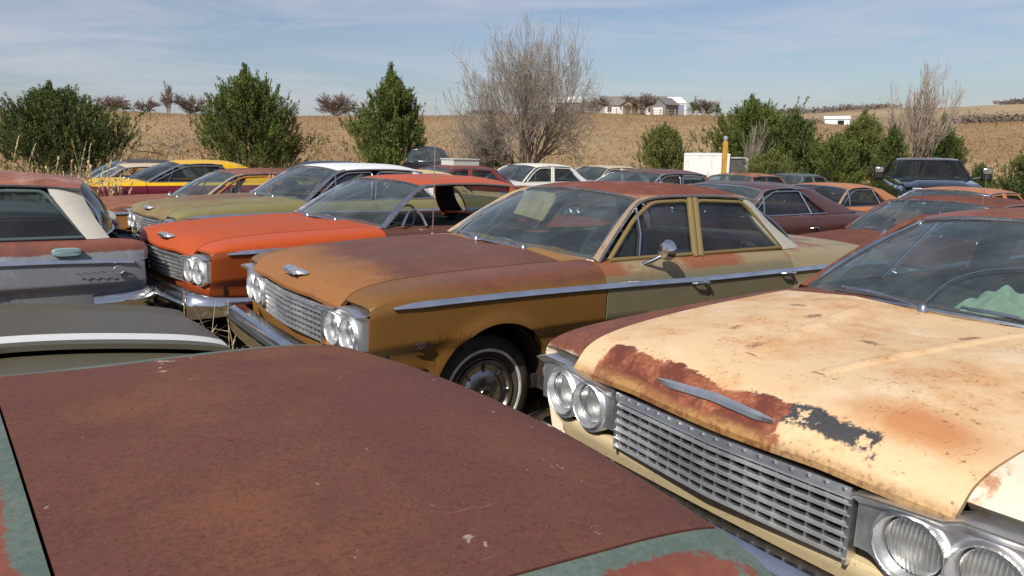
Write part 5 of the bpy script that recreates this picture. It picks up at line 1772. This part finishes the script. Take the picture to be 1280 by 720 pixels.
def cedar(u, dist, top, wpx, label, mat=None, seed=1, lean=0.0, shape=1.0, dens=1.0, squash=.0, group='evergreen trees behind the cars', lobes=None):
    """juniper: a trunk, ascending limbs, and many upturned sprays of short needle blades"""
    mat = mat or CEDAR
    rg = np.random.default_rng(seed)
    x0, y0, z0 = at_px(u, 0, dist)
    dd = dist * math.cos(PITCH) - (z0 - CAM_H) * math.sin(PITCH)
    H_ = CAM_H + (172 - top) / F_PX * dd - z0
    W_ = wpx / F_PX * dd / 2
    root = empty('cedar_tree', (x0, y0, z0)); tag(root, label, 'tree', group)
    tk = MB()
    tz = np.linspace(0, H_ * .93, 12)
    tp = np.stack([.04 * np.sin(tz * 2 + seed) + lean * tz, .04 * np.cos(tz * 1.7 + seed), tz], -1)
    tk.tube(tp, np.linspace(.055 * H_ ** .8 / 2 + .02, .012, 12), 7)
    nb = int(150 * dens)
    base = []; dirs = []; sizes = []
    lobes = lobes or [(rg.uniform(0, 6.28), rg.uniform(.2, .8), rg.uniform(.10, .26)) for _ in range(7)]
    for i in range(nb):
        f = rg.uniform(0.02, 1) ** .85
        az_ = rg.uniform(0, 2 * np.pi)
        rad = W_ * (1 - f ** (1.15 + shape)) ** .75 * (.80 + .34 * rg.random())
        for la, lf, lr in lobes:
            rad += W_ * lr * math.exp(-((math.remainder(az_ - la, 2 * np.pi)) / .45) ** 2 - ((f - lf) / .14) ** 2)
        if rg.random() < .13: rad *= rg.uniform(1.12, 1.32)
        if rg.random() < .20: rad *= rg.uniform(.55, .8)
        rad = max(rad, .10 * W_)
        if squash and f < .12: rad *= .8
        zb_ = H_ * f * .86 + .02 * H_
        r0 = np.array([np.interp(zb_, tz, tp[:, 0]), np.interp(zb_, tz, tp[:, 1]), zb_ * .9])
        tip = np.array([math.cos(az_) * rad + r0[0], math.sin(az_) * rad + r0[1], min(zb_ + rad * rg.uniform(.18, .55), H_ * .985)])
        mid = r0 * .45 + tip * .55 + np.array([0, 0, -.06 * rad])
        if i % 2 == 0:
            tk.tube([r0, mid, tip], [.020, .012, .004], 4, caps=False)
        ns = int((7 + 16 * rad / W_) * (1.0 if dist < 40 else .7))
        for k in range(ns):
            t = rg.uniform(.22, 1) ** .7
            p = (1 - t) ** 2 * r0 + 2 * t * (1 - t) * mid + t * t * tip
            sp = .07 + .10 * rad * (1 - t * .5)
            p = p + rg.normal(0, 1, 3) * sp
            d = (tip - r0) / (np.linalg.norm(tip - r0) + 1e-9)
            d = d * .5 + np.array([0, 0, .9]) + rg.normal(0, .26, 3)
            base.append(p); dirs.append(d / np.linalg.norm(d)); sizes.append(rg.uniform(.6, 1.25))
    # leader
    for k in range(int(60 * dens)):
        f = rg.uniform(.72, 1.0)
        w = W_ * .5 * (1.03 - f)
        base.append(np.array([lean * H_ * f + rg.normal(0, w), rg.normal(0, w), H_ * f * .97])); dirs.append(np.array([rg.normal(0, .25), rg.normal(0, .25), 1])); sizes.append(.9)
    base = np.array(base); dirs = np.array(dirs); sizes = np.array(sizes)
    # each spray: blades fanned round its axis
    nbld = 36
    S = len(base)
    L_ = .30 * sizes * (H_ / 4.2) ** .5
    B = np.repeat(base, nbld, 0); D = np.repeat(dirs, nbld, 0); Ls = np.repeat(L_, nbld)
    n = len(B)
    t = rg.uniform(-.45, .75, n)
    q = rg.normal(0, 1, (n, 3)); q -= (q * D).sum(1)[:, None] * D; q /= np.linalg.norm(q, axis=1)[:, None]
    start = B + D * (t * Ls)[:, None] + q * (.10 * Ls * rg.uniform(0, 1, n))[:, None]
    dirb = D * .75 + q * rg.uniform(.25, .85, n)[:, None]; dirb /= np.linalg.norm(dirb, axis=1)[:, None]
    ln = Ls * rg.uniform(.15, .34, n)
    side = np.cross(dirb, q + rg.normal(0, .6, (n, 3))); side /= np.linalg.norm(side, axis=1)[:, None] + 1e-9
    w = ln * .15
    v0 = start - side * w[:, None] * .6; v1 = start + side * w[:, None] * .6
    m1 = start + dirb * (ln * .55)[:, None]
    v2 = m1 + side * w[:, None]; v3 = m1 - side * w[:, None]; v4 = start + dirb * ln[:, None]
    V = np.stack([v0, v1, v2, v4, v3], 1).reshape(-1, 3)
    me = bpy.data.meshes.new('crown')
    b = np.arange(n) * 5
    me.from_pydata(V.tolist(), [], np.stack([b, b + 1, b + 2, b + 3, b + 4], -1).tolist())
    me.materials.append(mat)
    o = bpy.data.objects.new('crown', me); COL.objects.link(o); o.parent = root
    tk.build('trunk', BARK, root, angle=None)
    return root


def grow(rg, p, d, ln, r, depth, segs, maxd, spread, up, kids, curl=.12, tmin=.30):
    """recursive limb; segs collects (path, radii, depth)"""
    n = 4 if depth < 2 else 3
    pts = [p]; q = p.copy(); dd = d.copy()
    for i in range(n):
        dd = dd + rg.normal(0, curl, 3) + np.array([0, 0, up * (.6 if depth else .2)]) / n
        dd /= np.linalg.norm(dd)
        q = q + dd * ln / n
        pts.append(q.copy())
    r1 = r * (.55 if depth < maxd else .35)
    segs.append((np.array(pts), np.linspace(r, r1, n + 1), depth))
    if depth >= maxd: return
    k = kids[min(depth, len(kids) - 1)]
    for j in range(k):
        t = rg.uniform(tmin, 1.0) if j else 1.0
        i = min(int(t * n), n - 1); f = t * n - i
        b = pts[i] * (1 - f) + pts[i + 1] * f
        rr = (r + (r1 - r) * t) * rg.uniform(.55, .8)
        ax = rg.normal(0, 1, 3); ax -= ax.dot(dd) * dd; ax /= np.linalg.norm(ax)
        nd = dd + ax * spread * rg.uniform(.5, 1.2)
        nd /= np.linalg.norm(nd)
        grow(rg, b, nd, ln * rg.uniform(.58, .82), rr, depth + 1, segs, maxd, spread, up, kids, curl, tmin)


def bare_tree(u, dist, top, wpx, label, seed=1, stems=1, maxd=5, kids=(4, 3, 3, 3, 2), spread=.55, up=.25, r0=.10, mat=None, name='bare_tree', minr=.006, group='leafless trees and shrubs', stem_spread=.5, tmin=.30):
    rg = np.random.default_rng(seed)
    x0, y0, z0 = at_px(u, 0, dist)
    dd = dist * math.cos(PITCH) - (z0 - CAM_H) * math.sin(PITCH)
    H_ = CAM_H + (172 - top) / F_PX * dd - z0
    W_ = wpx / F_PX * dd
    segs = []
    for s in range(stems):
        a = 2 * np.pi * (s + rg.uniform(-.3, .3)) / stems
        q_ = stem_spread * (stems > 1) * (1.0 if s % 3 else .35) * rg.uniform(.8, 1.15); d = np.array([math.cos(a) * q_, math.sin(a) * q_, 1.0]); d /= np.linalg.norm(d)
        grow(rg, np.array([math.cos(a) * .12 * (stems > 1), math.sin(a) * .12 * (stems > 1), -.05]), d, 1.0, r0, 0, segs, maxd, spread, up, kids, tmin=tmin)
    allp = np.concatenate([s[0] for s in segs])
    zmax = np.percentile(allp[:, 2], 99.7); wx = np.percentile(allp[:, 0], 99.3) - np.percentile(allp[:, 0], .7)
    sc = np.array([W_ / wx, W_ / wx, H_ / zmax])
    root = empty(name, (x0, y0, z0)); tag(root, label, 'tree', group)
    a_, b_ = MB(), MB()
    cxx = (np.percentile(allp[:, 0], 99.3) + np.percentile(allp[:, 0], .7)) / 2 * .6
    for P, R, dp in segs:
        P = (P - np.array([cxx, 0, 0]) * np.clip(P[:, 2:3] / zmax * 2, 0, 1)) * sc
        (a_ if dp < 2 else b_).tube(P, np.maximum(R, minr), 6 if dp < 2 else 3, caps=False)
    a_.build('trunk', BARK, root, angle=None, recalc=False); b_.build('crown', mat or TWIG, root, angle=None, recalc=False)
    return root


cedar(78, 26, 106, 150, 'broad dark cedar at the far left with a split rounded crown', CEDAR_B, 3, shape=.9, dens=1.25)
cedar(316, 31, 86, 132, 'broad bright green cedar behind the yellow roofed coupe', CEDAR, 5, shape=.5, dens=1.3)
cedar(494, 31, 84, 98, 'slim pointed cedar standing left of the big bare tree', CEDAR, 8, shape=.12, dens=1.2)
cedar(610, 37, 152, 52, 'small dull cedar half hidden in the big bare tree', CEDAR_B, 9, shape=.4, dens=.6)
cedar(828, 33, 154, 66, 'low yellow green cedar left of the white trailer', CEDAR_Y, 12, shape=1.0, dens=.8)
cedar(934, 34, 121, 102, 'tallest cedar of the right hand clump behind the trailer', CEDAR, 14, shape=.9, dens=1.2)
cedar(988, 32.5, 138, 64, 'dark cedar right of the tallest one in the clump', CEDAR_B, 15, shape=.5, dens=.9)
cedar(960, 28, 186, 62, 'low cedar bush in front of the clump', CEDAR_Y, 16, shape=1.2, dens=.5)
cedar(1066, 32, 138, 62, 'leaning cedar left of the pale bare shrub', CEDAR_Y, 18, shape=.6, dens=.9, lean=.06)
cedar(1038, 31, 168, 60, 'squat cedar between the clump and the leaning one', CEDAR, 19, shape=1.0, dens=.6)
cedar(1110, 30, 156, 44, 'narrow dark cedar behind the pickup', CEDAR_B, 20, shape=.4, dens=.7)
cedar(1170, 34, 142, 48, 'cedar behind the bare shrub and the pickup cab', CEDAR_B, 21, shape=.6, dens=.7)
cedar(1222, 27, 204, 26, 'smallest cedar right of the pickup', CEDAR_B, 22, shape=.5, dens=.4)
cedar(1286, 25, 182, 66, 'cedar cut by the right edge of the picture', CEDAR_B, 23, shape=.8, dens=.7)

bare_tree(656, 34, 42, 184, 'big leafless tree with many upswept stems behind the orange car', 33, stems=13, maxd=5, kids=(5, 4, 4, 3, 2), spread=.60, up=.07, r0=.070, stem_spread=.85, minr=.0060)
bare_tree(620, 36, 140, 110, 'leafless brush at the foot of the big bare tree', 6, stems=10, maxd=4, kids=(4, 3, 3, 2), spread=.5, up=.2, r0=.022, stem_spread=.8, name='bare_shrub')
bare_tree(1140, 32, 90, 84, 'pale leafless shrub standing over the black pickup', 7, stems=9, maxd=5, kids=(3, 3, 3, 3, 2), spread=.36, up=.35, r0=.035, stem_spread=.40, minr=.0075, mat=material('bleached_twigs', (0.42, 0.34, 0.27), rough=.9))
bare_tree(942, 30, 150, 32, 'thin leafless sapling in front of the cedar clump', 9, stems=3, maxd=4, kids=(4, 3, 3, 2), spread=.5, up=.3, r0=.02, stem_spread=.25, name='bare_sapling')
bare_tree(210, 44, 160, 60, 'dark dead sapling on the slope between the left cedars', 10, stems=3, maxd=3, kids=(3, 2, 2), spread=.55, up=.1, r0=.05, stem_spread=.5, name='dead_sapling', minr=.02)
for i, (u_, d_, t_, w_, lab, st_, sp) in enumerate([
        (136, 175, 121, 48, 'round leafless tree on the skyline right of the far left cedar', 5, .6), (185, 165, 123, 26, 'small leafless tree beside the thin tall one on the skyline', 3, .5),
        (211, 165, 105, 15, 'thin tall leafless tree on the left skyline', 2, .3), (241, 170, 120, 38, 'leafless tree on the skyline just left of the bright cedar', 5, .6),
        (421, 190, 119, 42, 'lone dome shaped leafless tree on the skyline', 7, .62), (2, 180, 138, 30, 'leafless tree cut by the left picture edge', 5, .6),
        (745, 160, 122, 34, 'leafless tree left of the farmhouse', 4, .5), (800, 215, 118, 40, 'leafless tree in front of the farmhouse', 4, .5), (838, 330, 122, 18, 'leafless tree behind the white barn', 3, .5),
        (880, 240, 124, 34, 'leafless tree right of the white barn', 4, .5), (612, 150, 138, 50, 'leafless thicket behind the big bare tree', 7, .6)]):
    bare_tree(u_, d_, t_, w_, lab, 30 + i, stems=st_, maxd=4, kids=(5, 5, 4, 3), spread=sp, up=.12, r0=.13, minr=.034 * d_ / 170, mat=TWIG_R, stem_spread=.8, tmin=.08)


def far_conifer(u, d, top, wpx, label, seed):
    return cedar(u, d, top, wpx, label, CEDAR_B, seed, shape=.7, dens=.35, group='small conifers by the farm')


for i, (u_, d_, t_, w_) in enumerate([(865, 235, 127, 13), (886, 240, 129, 14), (897, 238, 130, 9), (769, 260, 129, 5)]):
    far_conifer(u_, d_, t_, w_, ['dark conifer right next to the white barn', 'rounded dark conifer between two leafless trees by the barn', 'small conifer at the right end of the farm trees', 'tiny conifer behind the farmhouse roof'][i], 60 + i)

# far belts of trees on the right-hand plain: nobody could count them
far = MB(); rg = np.random.default_rng(77)
for u0, u1, d, hh, n in ((1005, 1062, 420, 5.5, 60), (1105, 1290, 410, 5, 110), (1180, 1262, 350, 7.5, 110), (955, 1030, 400, 6, 70), (1236, 1345, 2300, 20, 90), (870, 1110, 2000, 15, 130), (-60, 24, 400, 4, 30)):
    for k in range(n):
        u_ = rg.uniform(u0, u1); dd = d * rg.uniform(.97, 1.06)
        x = (u_ - 640) / F_PX * dd; z = gz(x, dd); h = hh * rg.uniform(.35, 1.1)
        c = np.array([x, dd, z + h * .38])
        for q in range(70 if d < 1000 else 30):
            p = c + rg.normal(0, 1, 3) * np.array([h * (.40 if d < 1000 else 1.2), h * .3, h * .22])
            p[2] = max(p[2], z + .05 * h)
            v = rg.normal(0, 1, (3, 3)) * h * (.075 if d < 1000 else .22)
            far.add(p + v, [(0, 1, 2)])
tag(far.build('far_tree_belt', material('far_scrub', lambda c: mixc(c.noise(.03, 3), (0.125, 0.095, 0.08), (0.20, 0.155, 0.13)), rough=.95), angle=None, recalc=False), 'distant brown belts of leafless trees on the plain', 'tree belt', kind='stuff')


# ------------------------------------------------------------------ the farm on the skyline
SIDING = material('white_siding', lambda c: mixc(c.noise(.6, 4), (0.72, 0.71, 0.68), (0.80, 0.80, 0.78)), rough=.6)
SHINGLE = material('grey_shingles', lambda c: mixc(c.noise(2, 5), (0.14, 0.13, 0.12), (0.24, 0.22, 0.20)), rough=.9)
METALR = material('white_metal_roof', lambda c: mixc(c.noise(.5, 3), (0.74, 0.77, 0.80), (0.82, 0.84, 0.86)), rough=.4)
WIN = material('dark_window_pane', (0.03, 0.035, 0.045), rough=.1)
TIMBER = material('tan_timber', (0.35, 0.25, 0.16), rough=.8)


def gable(root, x0, x1, y0, y1, h, rise, wall, roof, along='x', over=.4, zb=-1.0):
    w = MB(); r = MB()
    if along == 'x':
        ym = (y0 + y1) / 2
        w.add([(x0, y0, zb), (x1, y0, zb), (x1, y1, zb), (x0, y1, zb), (x0, y0, h), (x1, y0, h), (x1, y1, h), (x0, y1, h), (x0, ym, h + rise), (x1, ym, h + rise)],
              [(0, 1, 5, 4), (2, 3, 7, 6), (0, 4, 8, 7, 3), (1, 2, 6, 9, 5)])
        k = rise / ((y1 - y0) / 2)
        for s, ye in ((1, y0 - over), (-1, y1 + over)):
            ze = h - over * k
            r.hexa([(x0 - over, ye, ze), (x1 + over, ye, ze), (x1 + over, ym, h + rise), (x0 - over, ym, h + rise),
                    (x0 - over, ye, ze + .18), (x1 + over, ye, ze + .18), (x1 + over, ym, h + rise + .18), (x0 - over, ym, h + rise + .18)])
    else:
        xm = (x0 + x1) / 2
        w.add([(x0, y0, zb), (x1, y0, zb), (x1, y1, zb), (x0, y1, zb), (x0, y0, h), (x1, y0, h), (x1, y1, h), (x0, y1, h), (xm, y0, h + rise), (xm, y1, h + rise)],
              [(0, 1, 5, 8, 4), (2, 3, 7, 9, 6), (0, 4, 7, 3), (1, 2, 6, 5)])
        k = rise / ((x1 - x0) / 2)
        for xe in (x0 - over, x1 + over):
            ze = h - over * k
            r.hexa([(xe, y0 - over, ze), (xm, y0 - over, h + rise), (xm, y1 + over, h + rise), (xe, y1 + over, ze),
                    (xe, y0 - over, ze + .18), (xm, y0 - over, h + rise + .18), (xm, y1 + over, h + rise + .18), (xe, y1 + over, ze + .18)])
    a = w.build('wall', wall, root, smooth=False); b = r.build('roof', roof, root, smooth=False)
    return a, b


def wbox(wall, name, mat, x0, x1, y0, y1, z0, z1):
    m = MB(); m.box(x0, x1, y0, y1, z0, z1); return m.build(name, mat, wall, smooth=False)


def farm_at(u, d, name, label, rot=0.0):
    x, y, z = at_px(u, 0, d)
    r = empty(name, (x, y, z)); r.rotation_euler = (0, 0, rot - math.atan2(x, y)); tag(r, label, 'building')
    return r, d / F_PX * 1.0


# 1 px = d/905 m
r, m1 = farm_at(786, 230, 'farmhouse', 'white farmhouse with grey roof and a gabled timber porch', .12)
w, _ = gable(r, -7.5, 12.0, 0, 9, 3.0, 2.6, SIDING, SHINGLE)
for q in (-6.0, 6.5, 9.0): wbox(w, 'window', WIN, q - .6, q + .6, -.06, .05, .9, 2.3)
wbox(w, 'door', TIMBER, 3.8, 4.9, -.06, .05, 0, 2.2)
pw, pr = gable(r, -2.6, 3.2, -3.2, -.02, 3.1, 2.0, TIMBER, SHINGLE, along='y', over=.5, zb=2.6)
for q in (-2.4, .3, 3.0): wbox(r, 'porch_post', SIDING, q - .14, q + .14, -3.1, -2.8, -1, 2.6)
r, _ = farm_at(822, 222, 'garage', 'grey fronted garage with white side wall beside the farmhouse', -.5)
w, _ = gable(r, -2.6, 2.6, 0, 8, 3.3, 1.9, material('grey_board_wall', (0.21, 0.20, 0.19), rough=.8), SHINGLE, along='y')
wbox(w, 'side_wall', SIDING, -2.66, -2.6, .1, 7.9, -1, 3.2)
wbox(w, 'garage_door', SIDING, -1.6, 1.6, -.07, -.0, 0, 2.4)
r, _ = farm_at(838, 300, 'white_barn', 'long white metal barn with pale roof and blue grey sliding door', .35)
w, _ = gable(r, -9.5, 6.5, 0, 14, 5.0, 2.6, METALR, METALR, over=.3)
wbox(w, 'sliding_door', material('blue_grey_door', (0.25, 0.31, 0.40), rough=.5), 1.2, 5.6, -.10, -.0, -.5, 4.3)
wbox(w, 'window', WIN, -4, -2.6, -.06, .05, 1.6, 2.8)
r, _ = farm_at(706, 205, 'metal_shed', 'grey metal shed with pale roof seen through the big bare tree', -.15)
w, _ = gable(r, -4.2, 4.2, 0, 8, 3.0, 1.5, material('grey_metal_wall', (0.20, 0.21, 0.215), rough=.5), METALR)
wbox(w, 'door', SIDING, -4.0, -2.2, -.07, 0, -.5, 2.4)
r, _ = farm_at(1046, 300, 'field_shelter', 'small white shed with a dark doorway out in the field on the right', .05)
w, _ = gable(r, -4.6, 4.6, 0, 8, 2.6, 1.0, METALR, METALR)
wbox(w, 'doorway', BLACK, .2, 2.6, -.08, 0, -.5, 1.9)
# lawn and fence line before the farmhouse
m = MB()
uu = np.linspace(722, 905, 40)
G = []
for dd in np.linspace(150, 214, 8):
    row = []
    for u_ in uu:
        x = (u_ - 640) / F_PX * dd; row.append((x, dd, gz(x, dd) + .12))
    G.append(row)
m.grid(np.array(G))
tag(m.build('lawn', material('spring_lawn', lambda c: mixc(sstep(c.noise(.2, 5), .4, .62), (0.155, 0.155, 0.05), (0.26, 0.20, 0.09)), rough=.95), angle=None), 'greening lawn in front of the farm', 'lawn', kind='structure')
fr = empty('farm_fence', at_px(790, 0, 152)); tag(fr, 'low post and rail fence below the farm lawn', 'fence')
o0 = np.array(at_px(790, 0, 152))
for u_ in np.linspace(716, 880, 19):
    p = np.array(at_px(u_, 0, 152)) - o0
    m = MB(); m.box(p[0] - .09, p[0] + .09, p[1] - .09, p[1] + .09, p[2] - .1, p[2] + 1.25); m.build('post', TIMBER, fr, smooth=False)
m = MB()
for h in (.55, 1.0):
    m.tube([np.array(at_px(u_, 0, 152)) - o0 + np.array([0, 0, h]) for u_ in np.linspace(714, 882, 20)], .035, 4)
m.build('rail', TIMBER, fr, smooth=False)


# ------------------------------------------------------------------ weeds
STALK = material('bleached_stalks', lambda c: mixc(c.noise(5, 3), (0.42, 0.32, 0.17), (0.62, 0.51, 0.31)), rough=.85)


def weeds(name, label, cx, cy, n, spread, h, seed, plume=True, r=.004):
    rg = np.random.default_rng(seed); mb = MB()
    for i in range(n):
        dx, dy = rg.normal(0, spread), rg.normal(0, spread * .6)
        z = gz(cx + dx, cy + dy) - gz(cx, cy)
        hh = h * rg.uniform(.55, 1.15); a = rg.uniform(0, 6.28); l = rg.uniform(.05, .45) * hh
        p0 = np.array([dx, dy, z - .02]); p2 = p0 + np.array([math.cos(a) * l, math.sin(a) * l, hh]); p1 = (p0 + p2) / 2 + np.array([-math.cos(a), -math.sin(a), 0]) * l * .2
        t = np.linspace(0, 1, 6)[:, None]
        P = (1 - t) ** 2 * p0 + 2 * t * (1 - t) * p1 + t * t * p2
        mb.tube(P, np.linspace(r, r * .5, 6), 4, caps=False)
        if plume:
            d = (P[-1] - P[-2]); d /= np.linalg.norm(d)
            for k in range(16):
                q = P[-1] - d * rg.uniform(0, .26) * hh; v = rg.normal(0, 1, 3); v = v / np.linalg.norm(v) * .4 + d
                s = rg.normal(0, 1, 3) * .010
                e = q + v * rg.uniform(.03, .08)
                mb.add([q - s, q + s, e], [(0, 1, 2)])
        for k in range(3):
            q = P[rg.integers(0, 4)]; v = np.array([rg.normal(), rg.normal(), .8]); v /= np.linalg.norm(v); s = np.cross(v, [0, 0, 1]) * .008
            mb.add([q - s, q + s, q + v * hh * .35 + np.array([0, 0, -.05])], [(0, 1, 2)])
    o = mb.build(name, STALK, angle=None, recalc=False)
    o.location = (cx, cy, gz(cx, cy))
    tag(o, label, 'weeds')
    return o


x, y, z = at_px(250, 0, 5.0)
weeds('dead_weeds', 'few dead weed stalks in front of the orange car bumper', x + .05, y, 7, .16, .55, 3, plume=False, r=.0045)
x, y, z = at_px(98, 0, 12.2)
o = weeds('tall_grass', 'clump of tall straw coloured grass left of the yellow roofed coupe', x, y, 120, .42, 1.15, 5)
x, y, z = at_px(62, 0, 14.5)
weeds('reed_stalks', 'sparse tall plumed stalks before the far left cedar', x, y, 22, .9, 1.75, 6, r=.008)
